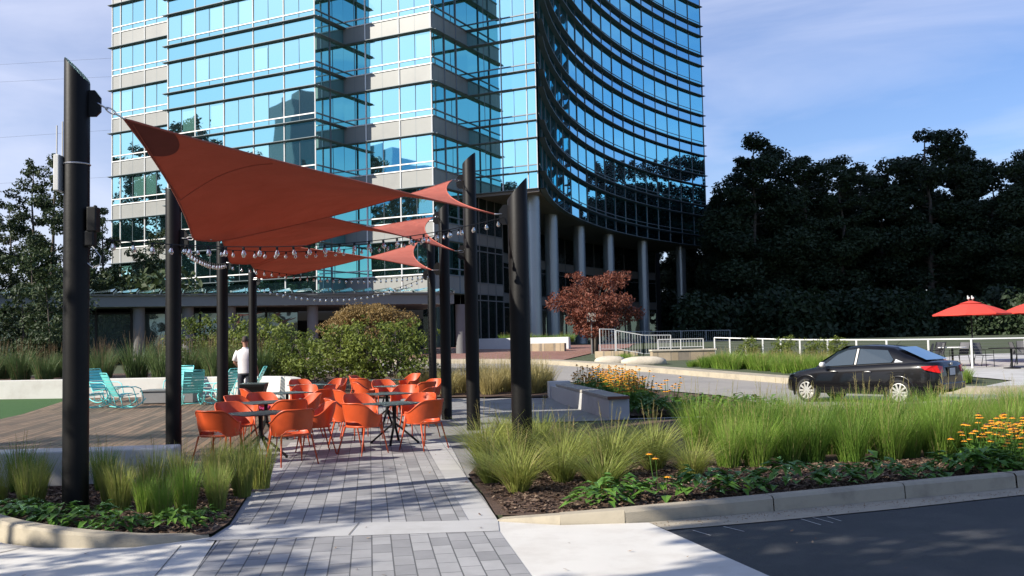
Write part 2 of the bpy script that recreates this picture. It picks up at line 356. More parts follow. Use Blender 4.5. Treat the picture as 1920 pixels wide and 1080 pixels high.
sheet('plaza', [(-4.3, 12.4), (-0.55, 12.2), (-0.2, 14), (-0.3, 20), (3.6, 20.6), (10.5, 18.0), (14, 19), (14, 21.5), (9, 21.2), (4.0, 20.9), (2.45, 20.7), (1.2, 26.8), (1.1, 27.6), (-4.8, 28.6), (-7.0, 29.2), (-5.2, 20)], -0.012, M['plaza'])
sheet('deck', [(-3.95, 12.75), (-4.9, 19), (-6.6, 29.6), (-8.5, 30.4), (-14.1, 30.9), (-13.2, 25.5), (-13.0, 24.4), (-11.6, 18), (-10.5, 12.4), (-6, 12.4)], -0.006, M['deck'])
sheet('lawn', [(-10.6, 12.4), (-11.6, 18), (-13.0, 24.4), (-14.1, 30.9), (-24, 31.5), (-30, 12)], -0.010, M['lawn'])
sheet('border_pavers', [(-2.74, 9.25), (-0.18, 9.25), (-0.37, 10.69), (-0.62, 12.2), (-0.9, 14.6), (-1.2, 17), (-3.95, 17), (-3.62, 14.5), (-3.24, 12.1)], -0.004, M['border'])
sheet('walkway_pavers', [(-2.72, 9.25), (-0.46, 9.25), (-0.75, 11.2), (-1.36, 15.1), (-2.4, 22), (-3.2, 27.2), (-5.1, 27.4), (-4.4, 22), (-3.42, 15.1), (-2.95, 11.2)], 0.0, M['pavers'])
sheet('concrete_band', [(-2.74, 8.55), (-0.16, 8.72), (-0.18, 9.25), (-2.74, 9.25)], 0.002, M['concrete'])
sheet('crossing_pavers', [(-1.9, 4.0), (-0.1, 4.0), (0.1, 7.04), (-0.16, 8.72), (-2.64, 8.55), (-2.43, 7.26)], 0.0, M['pavers'])
sheet('concrete_apron_west', [(-14, 3.5), (-1.9, 4.0), (-2.43, 7.26), (-2.66, 8.55), (-2.76, 8.75), (-3.3, 8.35), (-4.15, 8.42), (-4.57, 8.65), (-6.2, 10.2), (-9, 11.4), (-14, 12.2)], -0.004, M['white_concrete'])
sheet('concrete_apron_east', [(-0.1, 4.0), (2.6, 4.0), (1.79, 6.9), (1.22, 8.99), (0.4, 8.95), (-0.19, 9.2), (-0.16, 8.72), (0.1, 7.04)], -0.004, M['white_concrete'])
sheet('asphalt_road', [(2.6, -12), (60, -12), (60, 20), (20, 13.4), (9, 11.2), (5.4, 10.12), (3.82, 9.47), (1.33, 8.62), (1.79, 6.9), (2.6, 4.0)], -0.010, M['asphalt'])
sheet('gutter', [(1.22, 8.99), (1.33, 8.62), (2.4, 8.95), (3.82, 9.47), (5.4, 10.12), (9, 11.2), (20, 13.4), (20, 13.9), (9, 11.62), (5.42, 10.5), (4.0, 9.97), (2.5, 9.42)], -0.002, M['kerb'])
sheet('mulch_bed_east', [(-0.2, 9.35), (1.0, 9.1), (2.5, 9.55), (4.0, 10.1), (5.42, 10.6), (9, 11.75), (20, 14.0), (30, 17), (14, 18.8), (10.4, 17.8), (3.6, 19.8), (-0.2, 18.6), (-0.45, 14), (-0.6, 12.2), (-0.37, 10.69)], 0.03, M['mulch'])
sheet('mulch_bed_west', [(-2.74, 8.72), (-3.3, 8.5), (-4.15, 8.6), (-4.57, 8.85), (-6.2, 10.4), (-9, 11.6), (-9.5, 13), (-4.3, 12.95), (-3.5, 12.75), (-3.24, 12.1), (-2.74, 9.25)], 0.03, M['mulch'])
sheet('mulch_bed_middle', [(-3.6, 28.4), (1.05, 27.6), (1.3, 29.5), (1.2, 33.8), (-2.0, 37), (-8, 40), (-7, 29.3)], 0.03, M['mulch'])
sheet('flower_bed', [(2.5, 20.9), (4.1, 20.9), (6.2, 22.6), (5.8, 26.5), (2.6, 31), (1.5, 31.4), (1.5, 27.5)], 0.03, M['mulch'])
sheet('drive_road', [(-14, 43), (-2.0, 37.4), (1.26, 34), (3.2, 31), (5.9, 27), (6.5, 22.8), (8.1, 21.5), (11.85, 22.9), (14.5, 23.6), (30, 26), (30, 29), (13.4, 26.2), (11.8, 27.3), (9.0, 31.4), (5.1, 38.7), (1.65, 44.0), (-4.2, 46.4), (-16, 49)], 0.004, M['old_asphalt'])
sheet('terrace_concrete', [(12.2, 26.9), (30, 28.6), (60, 40), (60, 46), (21, 44), (14.5, 38.5), (14.2, 34), (15.3, 31), (15.5, 30), (13.5, 28)], 0.004, M['concrete'])
sheet('brick_plaza', [(-4.6, 46.7), (1.7, 44.3), (2.6, 47), (4.2, 52), (7, 58), (9, 70), (-2, 70), (-16, 66), (-16, 49.3)], 0.004, M['red_brick'])
sheet('mulch_bed_back', [(-30, 31.5), (-14, 31.3), (-8.6, 30.9), (-6.8, 29.8), (-7.5, 39), (-14, 43), (-30, 41)], 0.02, M['mulch'])
sheet('grass_verge', [(2.3, 45), (5.5, 39.3), (9.3, 32), (11.6, 29), (13.2, 29), (14.6, 30.5), (13.6, 34), (10.2, 39.5), (9.3, 45), (6.6, 46), (4.6, 52)], 0.008, M['soil'])

def kerb(name, line, w, hs, label):
    """a run of kerb: line is its foot on the road side, bed to the left of travel"""
    b = MB(); n = len(line); rows = []
    for i, (x, y) in enumerate(line):
        a, c = Vector(line[max(i - 1, 0)]), Vector(line[min(i + 1, n - 1)]); d = (c - a).normalized(); nn = Vector((-d.y, d.x))
        h = hs[i]; g = gz(y); r = min(0.025, h * 0.3)
        rows.append([(x, y, g - 0.05), (x + nn.x * .012, y + nn.y * .012, g + h - r), (x + nn.x * (.012 + r), y + nn.y * (.012 + r), g + h), (x + nn.x * w, y + nn.y * w, g + h), (x + nn.x * w, y + nn.y * w, g - 0.05)])
    b.grid([r[::-1] for r in rows]); b.f = [tuple(reversed(f)) for f in b.f]
    return tag(b.build(name, M['kerb'], angle=40), label, 'kerb')
def subdiv(line, k):
    out = []
    for i in range(len(line) - 1):
        for j in range(k):
            t = j / k; out.append(tuple(line[i][q] + (line[i + 1][q] - line[i][q]) * t for q in range(len(line[0]))))
    return out + [line[-1]]
L = [(-14, 12.3, .16), (-9, 11.5, .16), (-6.2, 10.25, .16), (-5.2, 9.25, .16), (-4.57, 8.68, .16), (-4.15, 8.45, .15), (-3.75, 8.36, .12), (-3.32, 8.36, .085), (-3.0, 8.52, .05), (-2.76, 8.72, .02)]
# round the corner with a Chaikin pass
def chaikin(L):
    out = [L[0]]
    for a, b in zip(L, L[1:]):
        out += [tuple(a[i] * .75 + b[i] * .25 for i in range(len(a))), tuple(a[i] * .25 + b[i] * .75 for i in range(len(a)))]
    return out + [L[-1]]
L = chaikin(chaikin(L)); kerb('kerb', [p[:2] for p in L], 0.17, [p[2] for p in L], 'curved tan concrete kerb sweeping round the left grass bed')
L = [(-0.19, 9.2, .01), (0.4, 8.97, .08), (1.0, 8.97, .115), (2.5, 9.42, .14), (4.0, 9.97, .15), (5.42, 10.5, .15), (9, 11.62, .15), (20, 13.9, .15)]
# straight kerb stones with joints
segs = subdiv(L, 2); kn = 0
for i in range(0, len(segs) - 1, 2):
    a, m_, c = segs[i], segs[i + 1], segs[i + 2]
    a = tuple(a[q] + (c[q] - a[q]) * 0.004 for q in range(3)); c = tuple(c[q] - (c[q] - a[q]) * 0.004 for q in range(3))
    o = kerb('kerb', [a[:2], m_[:2], c[:2]], 0.17, [a[2], m_[2], c[2]], ORD[kn] + ' kerb stone from the paved path along the right flower bed'); o['group'] = 'kerb stones beside the parking asphalt'; kn += 1
L = [(30, 28.6, .15), (13.4, 26.5, .15), (12.0, 27.3, .15), (10.6, 29, .16), (9.0, 31.6, .17), (5.1, 38.9, .17), (3.3, 41.9, .17), (1.65, 44.2, .17), (-0.8, 45.4, .17), (-4.2, 46.6, .17), (-16, 49.2, .17)]
L = chaikin(L); kerb('kerb', [p[:2] for p in L][::-1], -0.9, [p[2] for p in L][::-1], 'broad sunlit tan kerb along the far side of the drive')
L = [(6.0, 22.2, .13), (6.6, 21.6, .15), (8.1, 21.2, .15), (11.85, 22.73, .15), (14.5, 23.4, .15), (30, 25.6, .15)]
kerb('kerb', [p[:2] for p in L], -0.35, [p[2] for p in L], 'tan kerb on the near side of the drive below the parked car')
# paint scratches on the asphalt
b = MB()
for x0, y0, x1, y1, w in ((2.63, 9.02, 2.72, 8.72, .012), (2.76, 9.08, 2.86, 8.80, .010), (2.9, 9.10, 2.96, 8.88, .010), (1.85, 8.74, 1.98, 8.5, .012), (1.55, 8.6, 1.66, 8.36, .01)):
    b.quad((x0, y0, -.005), (x0 + w, y0, -.005), (x1 + w, y1, -.005), (x1, y1, -.005))
tag(b.build('road_paint_scratches', M['white_concrete']), kind='structure')

M['joint'] = simple('dark_joint', (.10, .095, .085), .95)  # plain dark colour of the paving joints
b = MB()
def groove(x0, y0, x1, y1, w=.007, z=.0):
    d = Vector((x1 - x0, y1 - y0)).normalized(); n_ = Vector((-d.y, d.x)) * w; b.quad((x0 - n_.x, y0 - n_.y, z), (x0 + n_.x, y0 + n_.y, z), (x1 + n_.x, y1 + n_.y, z), (x1 - n_.x, y1 - n_.y, z))
groove(-4.3, 8.4, -5.2, 6.6); groove(-2.9, 8.38, -2.5, 6.0, .004); groove(-7.2, 10.4, -8.4, 8.2); groove(-1.5, 8.65, -1.5, 9.24, .004, .007)
tag(b.build('paving_joints', M['joint']), kind='structure')
# ------------------------------------------------------------------ glass tower
YAW = R(-26.5); UA = Vector((math.cos(YAW), math.sin(YAW), 0)); VB = Vector((-math.sin(YAW), math.cos(YAW), 0)); O0 = Vector((-14.5, 71.5, 0))
def P(u, v, z=0): q = O0 + UA * u + VB * v; return Vector((q.x, q.y, z))
FH = 3.96; Z0 = 5.45
tower = thing('glass_tower', 'tall blue glass office tower with stepped bays and a concave curved wing', 'office tower', (0, 0, 0))
rnd = random.Random(3)
def facade(a, b, z_first, nfl, style, mull, gl, gsp, windows=True, fin_ext=(0.3, 0.0), msz=0.09, mm='alu', tmat='alu', blind=0.12, ribbon=False):
    """a to b seen from outside goes left to right"""
    a, b = Vector(a), Vector(b); d = (b - a); L = d.length; d.normalize(); n = Vector((d.y, -d.x, 0))
    def pt(s, z, off=0.0): q = a + d * s + n * off; return (q.x, q.y, z)
    edges = [m_ for m_ in mull if 0 <= m_ <= L]
    for k in range(nfl):
        z = z_first + FH * k
        s_ = MB(); s_.quad(pt(0, z), pt(L, z), pt(L, z + 1.35), pt(0, z + 1.35))
        if style == 'panel':
            jj = sorted(set([0.0] + edges + [L]))
            for e0, e1 in zip(jj, jj[1:]):
                if e1 - e0 > 1.2: s_.quad(pt((e0 + e1) / 2 - .012, z, .004), pt((e0 + e1) / 2 + .012, z, .004), pt((e0 + e1) / 2 + .012, z + 1.32, .004), pt((e0 + e1) / 2 - .012, z + 1.32, .004), 1)
                s_.quad(pt(e0 + .06, z, .004), pt(e0 + .085, z, .004), pt(e0 + .085, z + 1.32, .004), pt(e0 + .06, z + 1.32, .004), 1)
        s_.build('spandrel_panel', [gsp, M['fin']], tower)
        f = MB(); f.add([pt(-fin_ext[0], z - .08, 0), pt(L + fin_ext[1], z - .08, 0), pt(L + fin_ext[1], z, 0), pt(-fin_ext[0], z, 0), pt(-fin_ext[0], z - .04, .34), pt(L + fin_ext[1], z - .04, .34), pt(L + fin_ext[1], z, .34), pt(-fin_ext[0], z, .34)],
              ((0, 1, 5, 4), (4, 5, 6, 7), (7, 6, 2, 3), (3, 0, 4, 7), (1, 2, 6, 5)))
        if style == 'glass':
            z2 = z + 1.35
            f.add([pt(-fin_ext[0], z2 - .08, 0), pt(L + fin_ext[1], z2 - .08, 0), pt(L + fin_ext[1], z2, 0), pt(-fin_ext[0], z2, 0), pt(-fin_ext[0], z2 - .04, .34), pt(L + fin_ext[1], z2 - .04, .34), pt(L + fin_ext[1], z2, .34), pt(-fin_ext[0], z2, .34)],
                  ((0, 1, 5, 4), (4, 5, 6, 7), (7, 6, 2, 3), (3, 0, 4, 7), (1, 2, 6, 5)))
        f.build('sunshade_fin', M['fin'], tower)
        t = MB(); zz = [z + 1.85] + ([z + 1.35] if style == 'panel' else [])
        for q in zz: t.bar(pt(0, q, .03), pt(L, q, .03), .07, .085)
        t.build('transom', M[tmat], tower)
        cuts = [0.0] + edges + [L]; cuts = sorted(set(round(c, 3) for c in cuts)); cuts = [c for i, c in enumerate(cuts) if i == 0 or c - cuts[i - 1] > 0.12]
        w = MB(); bays = list(zip(cuts, cuts[1:]))
        for s0, s1 in bays:
            if not ribbon: w = MB()
            nsub = 2 if s1 - s0 > 2.0 else 1
            for j in range(nsub):
                p0, p1 = s0 + (s1 - s0) * j / nsub, s0 + (s1 - s0) * (j + 1) / nsub
                tz = rnd.uniform(-.012, .012); tx = rnd.uniform(-.012, .012)
                bl = rnd.random() < blind
                w.quad(pt(p0, z + 1.85), pt(p1, z + 1.85, tx), pt(p1, z + FH, tx + tz), pt(p0, z + FH, tz), 4 if rnd.random() < .3 else 0)
                if bl:
                    g = (p1 - p0) * .12; hh = z + FH - rnd.choice((.25, .3, .35)); zb = z + 1.95
                    w.quad(pt(p0 + g, zb, .02), pt(p1 - g * .4, zb, .02), pt(p1 - g * .4, hh, .02), pt(p0 + g, hh, .02), 1)
                w.quad(pt(p0, z + 1.35), pt(p1, z + 1.35), pt(p1, z + 1.85), pt(p0, z + 1.85), 2)
                if j: w.bar(pt(p0, z + 1.35, .015), pt(p0, z + FH - .1, .015), .03, .025, 3)
            if not ribbon: w.build('window', [gl, M['glb'], gsp if style == 'glass' else gl, M['fin'], M['gl3']], tower)
        if ribbon: w.build('ribbon_window', [gl, M['glb'], gsp if style == 'glass' else gl, M['fin'], M['gl3']], tower)
    for e in edges:
        mb = MB(); mb.bar(pt(e, z_first, .03), pt(e, z_first + FH * nfl, .03), msz, .09)
        mb.build('mullion', M[mm], tower)
    # the storeys above the picture, plain glass with the same fins
    zt = z_first + FH * nfl; ZT = 76
    if zt < ZT:
        u = MB(); u.quad(pt(0, zt), pt(L, zt), pt(L, ZT), pt(0, ZT)); u.build('upper_glazing', gl, tower)
def bays(step, L, start): return [start + step * i for i in range(40) if 0 <= start + step * i <= L + .01]
zL = Z0
facade(P(-26.06, 3.81), P(-15.2, 3.81), zL, 8, 'panel', [0.0, 1.07, 4.1, 7.0, 10.0], M['gl'], M['panel'], blind=.3, msz=.085)
facade(P(-15.2, 0), P(0, 0), zL, 7, 'glass', [0.05, 3.05, 6.1, 9.14, 12.18, 15.15], M['gl'], M['gl2'], blind=.10, fin_ext=(.3, .25), msz=.085)
facade(P(0, 0), P(0, 3.52), zL, 7, 'glass', [1.76], M['gl'], M['gl2'], blind=.0, fin_ext=(.0, .0), mm='fin', tmat='fin', ribbon=True)  # dark mullions and transoms: shade of this side face put into their colour
facade(P(0, 3.52), P(8.14, 3.52), zL, 7, 'panel', [2.1, 5.2, 8.05], M['gl'], M['panel'], blind=.08, fin_ext=(0, .25), msz=.085)
facade(P(8.14, 3.52), P(8.14, 8.98), zL, 7, 'panel', [1.8, 3.6], M['gl'], M['panel'], blind=.0, fin_ext=(0, 0), mm='fin', tmat='fin', ribbon=True)  # bars coloured darker here too, painting in the shaded side
facade(P(8.14, 8.98), P(14.19, 8.98), 13.37, 5, 'glass', [3.0, 5.2, 6.0], M['gl'], M['gl2'], blind=.0, fin_ext=(0, .0), mm='alu', tmat='fin', msz=.06, ribbon=True)
# concave wing, faceted bay by bay
CC = Vector((87.40, 65.55)); CR = 85.43; A0, A1 = R(174.87), R(136.45); NB = 19
def arc(r, t, z): an = A0 + (A1 - A0) * t; return Vector((CC.x + r * math.cos(an), CC.y + r * math.sin(an), z))
for k in range(9):
    z = 13.37 + FH * k; s_, f, t, w = MB(), MB(), MB(), MB()
    for i in range(NB):
        t0, t1 = i / NB, (i + 1) / NB
        def p(tt, zz, off=0.0): return arc(CR - off, tt, zz)
        j1, j2 = rnd.uniform(-.02, .02), rnd.uniform(-.02, .02)
        s_.quad(p(t0, z), p(t1, z, j1), p(t1, z + 1.35, j1), p(t0, z + 1.35))
        w.quad(p(t0, z + 1.35), p(t1, z + 1.35, j2), p(t1, z + FH, j2), p(t0, z + FH), 0)
        for zf in (z, z + 1.35):
            f.add([p(t0, zf - .1), p(t1, zf - .1), p(t1, zf), p(t0, zf), p(t0, zf - .06, .46), p(t1, zf - .06, .46), p(t1, zf, .46), p(t0, zf, .46)], ((0, 1, 5, 4), (4, 5, 6, 7), (7, 6, 2, 3)) + (((1, 2, 6, 5),) if i == NB - 1 else ()))
        t.bar(p(t0, z + 1.85, .02), p(t1, z + 1.85, .02), .05, .06)
    s_.build('spandrel_panel', M['glc2'], tower); f.build('sunshade_fin', M['fin'], tower); t.build('transom', M['fin'], tower); w.build('ribbon_window', [M['glc']], tower)
for i in range(1, NB + 1):
    mb = MB(); mb.bar(arc(CR - .03, i / NB, 13.3), arc(CR - .03, i / NB, 13.37 + FH * 9), .07, .08); mb.build('mullion', M['fin'], tower)
u = MB()
for i in range(NB): u.quad(arc(CR, i / NB, 13.37 + 9 * FH), arc(CR, (i + 1) / NB, 13.37 + 9 * FH), arc(CR, (i + 1) / NB, 76), arc(CR, i / NB, 76))
u.build('upper_glazing', M['glc'], tower)
# solid core just behind the glass
def uv2(u, v): q = P(u, v); return (q.x, q.y)
arcs = [(arc(CR + .12, i / NB, 0).x, arc(CR + .12, i / NB, 0).y) for i in range(NB + 1)]
back = [(8, 138), (-14, 130), (-29.5, 100)]
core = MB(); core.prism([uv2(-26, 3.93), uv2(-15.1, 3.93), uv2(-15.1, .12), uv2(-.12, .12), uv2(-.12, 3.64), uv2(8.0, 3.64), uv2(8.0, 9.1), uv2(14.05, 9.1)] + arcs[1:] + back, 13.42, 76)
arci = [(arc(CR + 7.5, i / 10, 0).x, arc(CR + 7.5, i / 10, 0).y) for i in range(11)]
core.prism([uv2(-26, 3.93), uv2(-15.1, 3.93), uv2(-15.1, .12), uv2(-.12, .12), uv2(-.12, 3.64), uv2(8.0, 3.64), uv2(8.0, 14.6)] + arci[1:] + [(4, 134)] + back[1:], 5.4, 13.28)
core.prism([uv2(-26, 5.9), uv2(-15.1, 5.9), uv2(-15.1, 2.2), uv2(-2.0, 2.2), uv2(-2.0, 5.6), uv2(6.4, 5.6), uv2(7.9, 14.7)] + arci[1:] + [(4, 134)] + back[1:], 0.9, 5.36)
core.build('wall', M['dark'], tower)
sf = MB(); so = [uv2(8.0, 9.05), uv2(14.15, 9.05)] + [(arc(CR + .05, i / NB, 0).x, arc(CR + .05, i / NB, 0).y) for i in range(1, NB + 1)] + arci[::-1][:-1] + [uv2(8.0, 14.5)]
sf.prism(so, 13.29, 13.36); sf.build('soffit', M['soffit'], tower)
sf = MB(); sf.prism([uv2(8.0, 8.93), uv2(14.24, 8.93), uv2(14.24, 9.02), uv2(8.0, 9.02)], 13.1, 13.285); sf.build('soffit_edge', M['soffit'], tower)
# recessed storeys under the curved wing
def low(a, b, bay, zs):
    a, b = Vector(a), Vector(b); d = b - a; L = d.length; d.normalize(); n = Vector((d.y, -d.x, 0)); q = lambda s, z, o=0.0: tuple((a + d * s + n * o)[:2]) + (z,)
    w = MB(); w.quad(q(0, zs[0]), q(L, zs[0]), q(L, zs[-1]), q(0, zs[-1])); w.build('recessed_glazing', M['gld'], tower)
    fr = MB(); k = max(1, round(L / bay))
    for i in range(k + 1): fr.bar(q(L * i / k, zs[0], .04), q(L * i / k, zs[-1], .04), .08, .1)
    for z in zs[1:-1]:
        for e in (z - .45, z + .05, z + .95): fr.bar(q(0, e, .04), q(L, e, .04), .07, .09)
    fr.build('glazing_frame', M['colgrey'], tower)
    for z in zs[1:-1]:
        s_ = MB(); s_.add([q(0, z + .1, .03), q(L, z + .1, .03), q(L, z + .9, .03), q(0, z + .9, .03)], ((0, 1, 2, 3),)); s_.build('spandrel_panel', M['soffit'], tower)
low(P(8.14, 8.98), P(8.14, 14.5), 1.5, [1.25, 5.45, 9.41, 13.28]); low(P(8.14, 14.5), arc(CR + 7.4, 0.02, 0), 1.5, [1.25, 5.45, 9.41, 13.28])
for i in range(8): low(arc(CR + 7.4, .02 + i * .12, 0), arc(CR + 7.4, .02 + (i + 1) * .12, 0), 3.0, [1.25, 5.45, 9.41, 13.28])
low(P(-26, 5.8), P(-15, 5.8), 1.5, [1.2, 5.35]); low(P(-15, 2.1), P(-1.9, 2.1), 1.6, [1.2, 5.35]); low(P(-1.9, 5.5), P(6.5, 5.5), 1.6, [1.2, 5.35]); low(P(6.5, 5.5), P(7.95, 14.6), 1.6, [1.2, 5.35])
# round columns
for x in (1001, 1036, 1088, 1143, 1207, 1278):
    kx = (x - 960) / 1800.0; rr = CR + 1.3; lo, hi = 60.0, 140.0; best = None
    A_ = kx * kx + 1; B_ = -2 * (kx * CC.x + CC.y); C_ = CC.length_squared - rr * rr; ds = math.sqrt(max(0, B_ * B_ - 4 * A_ * C_))
    ys = [(-B_ + s * ds) / (2 * A_) for s in (1, -1)]; yv = [y for y in ys if 70 < y < 130]; yv = max(yv) if yv else 76.9
    if x == 1001: yv = 76.6
    c = MB(); X = kx * yv - .02 * 0
    rows = [(.62, 0.9)]
    for zj in (2.9, 5.2, 7.5, 9.8, 12.0): rows += [(.62, zj - .015), (.605, zj - .01), (.605, zj + .01), (.62, zj + .015)]
    rows += [(.62, 13.29)]
    c.lathe((X, yv, 0), rows, 40); c.build('column', M['column'], tower, angle=30)

# glass canopy pavilion in front of the tower
pav = thing('glass_pavilion', 'low grey canopy pavilion with glass louvre roof and full-height glazing below the tower', 'pavilion', (0, 0, 0))
ca, cb = Vector((-46, 41.8, 0)), Vector((-3.3, 54.2, 0)); cdn = (cb - ca).normalized(); cn = Vector((cdn.y, -cdn.x, 0)); CL = (cb - ca).length
def cq(s, z, o=0.0): q = ca + cdn * s + cn * o; return Vector((q.x, q.y, z))
b = MB(); b.bar(cq(0, 4.14, 0), cq(CL, 4.14, 0), .12, .55); b.bar(cq(CL - .06, 4.14, 0), cq(CL - .06, 4.14, -9), .12, .55); b.build('fascia', M['canopy'], pav)
b = MB(); b.add([cq(0, 3.86, -.1), cq(CL, 3.86, -.1), cq(CL, 3.86, -9), cq(0, 3.86, -9)], ((3, 2, 1, 0),)); b.build('soffit', M['canopy'], pav)
b = MB(); b.bar(cq(0, 4.47, .15), cq(CL, 4.47, .15), .14, .09); b.build('gutter_beam', M['canopy'], pav)
n_ = 40
for i in range(n_):
    s0 = CL * i / n_ + .06; s1 = CL * (i + 1) / n_ - .1
    b = MB(); b.add([cq(s0, 4.55, .35), cq(s1, 4.62, .35), cq(s1, 4.86, -1.0), cq(s0, 4.72, -1.0)], ((0, 1, 2, 3),)); b.add([cq(s0, 4.53, .35), cq(s1, 4.60, .35), cq(s1, 4.84, -1.0), cq(s0, 4.70, -1.0)], ((3, 2, 1, 0),))
    b.bar(cq(s1 + .05, 4.5, .36), cq(s1 + .05, 4.74, -1.0), .05, .1, 1); b.build('roof_louvre', [M['glcan'], M['canopy']], pav)
for i in range(24):
    s0, s1 = 1 + i * 1.75, 1 + (i + 1) * 1.75
    if s1 > CL - 8: break
    b = MB(); b.add([cq(s0 + .05, 1.2, -2.2), cq(s1 - .05, 1.2, -2.2), cq(s1 - .05, 3.55, -2.2), cq(s0 + .05, 3.55, -2.2)], ((0, 1, 2, 3),)); w = b.build('window', M['glp'], pav)
    fr = MB(); fr.bar(cq(s0, 1.1, -2.17), cq(s0, 3.84, -2.17), .1, .09); fr.bar(cq(s0, 3.6, -2.17), cq(s1, 3.6, -2.17), .1, .1); fr.bar(cq(s0, 1.25, -2.17), cq(s1, 1.25, -2.17), .1, .12); fr.build('frame', M['black'], w)
b = MB(); b.add([cq(0, 0.8, -9.2), cq(CL, 0.8, -9.2), cq(CL, 3.85, -9.2), cq(0, 3.85, -9.2)], ((0, 1, 2, 3),)); b.build('back_wall', M['dark'], pav)
for x in (257, 350, 430, 587, 735, 868):
    kx = (x - 960) / 1800.0; s = (kx * ca.y - ca.x) / (cdn.x - kx * cdn.y); q = ca + cdn * s - cn * .7
    b = MB(); b.lathe((q.x, q.y, 0), [(.3, .8), (.3, 3.85)], 24); b.build('column', M['colgrey'], pav, angle=30)
# ------------------------------------------------------------------ black posts and shade sails
def post(xy, r, ztop, cut, label, az, bz, ext=None):
    """slanted-cut steel pipe; cut = drop across the top, az = direction of the low side, bz = heights of the lugs (height, direction)"""
    x, y = xy; g = gz(y); t = thing('sail_post', label, 'post', (x, y, g), 0, 'black posts carrying the shade sails')
    n = 28; rows = []
    ring = [(r * math.cos(2 * PI * j / n), r * math.sin(2 * PI * j / n)) for j in range(n)]
    top = [ztop - g - cut * (0.5 + 0.5 * math.cos(2 * PI * j / n - az)) for j in range(n)]
    b = MB(); b.grid([[(p[0], p[1], -.05) for p in ring], [(p[0], p[1], 1.0) for p in ring], [(p[0], p[1], h - .02) for p, h in zip(ring, top)], [(p[0] * .96, p[1] * .96, h) for p, h in zip(ring, top)]], closed=True)
    b.add([(p[0] * .96, p[1] * .96, h) for p, h in zip(ring, top)], [tuple(range(n))])
    b.build('shaft', M['post'], t, angle=40)
    for h, d in bz:
        k = MB(); dx, dy = math.cos(d), math.sin(d); w = .018
        prof = [(r - .01, -.14), (r + .07, -.14), (r + .12, -.09), (r + .12, .06), (r + .06, .14), (r - .01, .14)]
        vs = [(dx * q + -dy * s * w, dy * q + dx * s * w, h - g + zz) for s in (-1, 1) for q, zz in prof]; m_ = len(prof)
        k.add(vs, [tuple(range(m_)), tuple(reversed(range(m_, 2 * m_)))] + [(i, m_ + i, m_ + (i + 1) % m_, (i + 1) % m_) for i in range(m_)])
        k.build('lug_plate', M['black'], t)
    return t
M['patch'] = simple('doubled_sail_cloth', (.20, .045, .035), .85)
rp_ = .128
p1 = post((-4.56, 10.03), rp_, 4.80, .27, 'nearest black post on the left with antenna and speaker boxes', 0.0, [(4.30, .05)])
p2 = post((-5.13, 14.52), .115, 4.15, .2, 'second black post on the left behind the low concrete bench', 0.2, [(3.35, -.1), (3.9, .3)])
p3 = post((-6.23, 20.61), .118, 4.0, .2, 'third black post on the left beside the turquoise rocking chairs', 0.2, [(3.5, -.2)])
p4 = post((-6.66, 24.6), .105, 3.70, .15, 'farthest black post on the left hiding half of the man in white', 0.2, [(3.4, -.3)])
p5 = post((0.1, 13.48), .142, 4.0, .31, 'nearest black post on the right rising from the fountain grass', PI, [(3.48, PI)])
p6 = post((-.8, 18.76), .132, 5.42, .22, 'second black post on the right with pointed top, tallest of its row', PI, [(4.85, PI), (3.45, PI)])
p7 = post((-1.51, 21.5), .118, 4.85, .2, 'third black post on the right standing at the plaza edge', PI, [(4.5, PI), (3.35, PI)])
p8 = post((-2.27, 27.0), .112, 4.7, .2, 'farthest black post on the right in front of the tan grasses', PI, [(4.5, PI), (3.6, PI)])
# boxes strapped to the nearest post
b = MB(); b.box((.0, 0, 0), (.10, .12, .26)); b.box((-.035, 0, -.2), (.11, .10, .16)); b.box((.02, 0, .135), (.03, .05, .03))
sp_ = b.build('speaker_box', M['black'], bevel=.012); sp_.location = (-4.40 + .03, 10.0, 3.06); tag(sp_, 'small dark speaker box fixed to the right side of the nearest left post', 'speaker')
b = MB(); b.tube([(-4.40, 9.98, 2.80), (-4.33, 9.95, 2.74), (-4.27, 9.95, 2.66), (-4.28, 9.95, 2.58), (-4.36, 9.97, 2.55), (-4.42, 9.98, 2.60)], .006, 6); tag(b.build('speaker_cable', M['chain']), 'loose grey cable looping below the speaker box', 'cable')
an = thing('antenna', 'pale flat antenna box with two rods strapped to the nearest left post', 'antenna', (-4.72, 9.98, 3.55))
b = MB(); b.box((0, 0, 0), (.06, .16, .38)); b.build('housing', M['white'], an, bevel=.01)
b = MB(); b.tube([(-.01, -.04, .18), (-.01, -.04, .5)], .008, 6); b.build('rod', M['white'], an)
b = MB(); b.tube([(.012, .04, .18), (.012, .04, .56)], .008, 6); b.build('rod', M['white'], an)
b = MB(); b.tube([(.16 + .132 * math.cos(q), .05 + .132 * math.sin(q), .10) for q in [2 * PI * i / 24 for i in range(24)]], .008, 5, closed=True); b.build('strap', M['chain'], an)

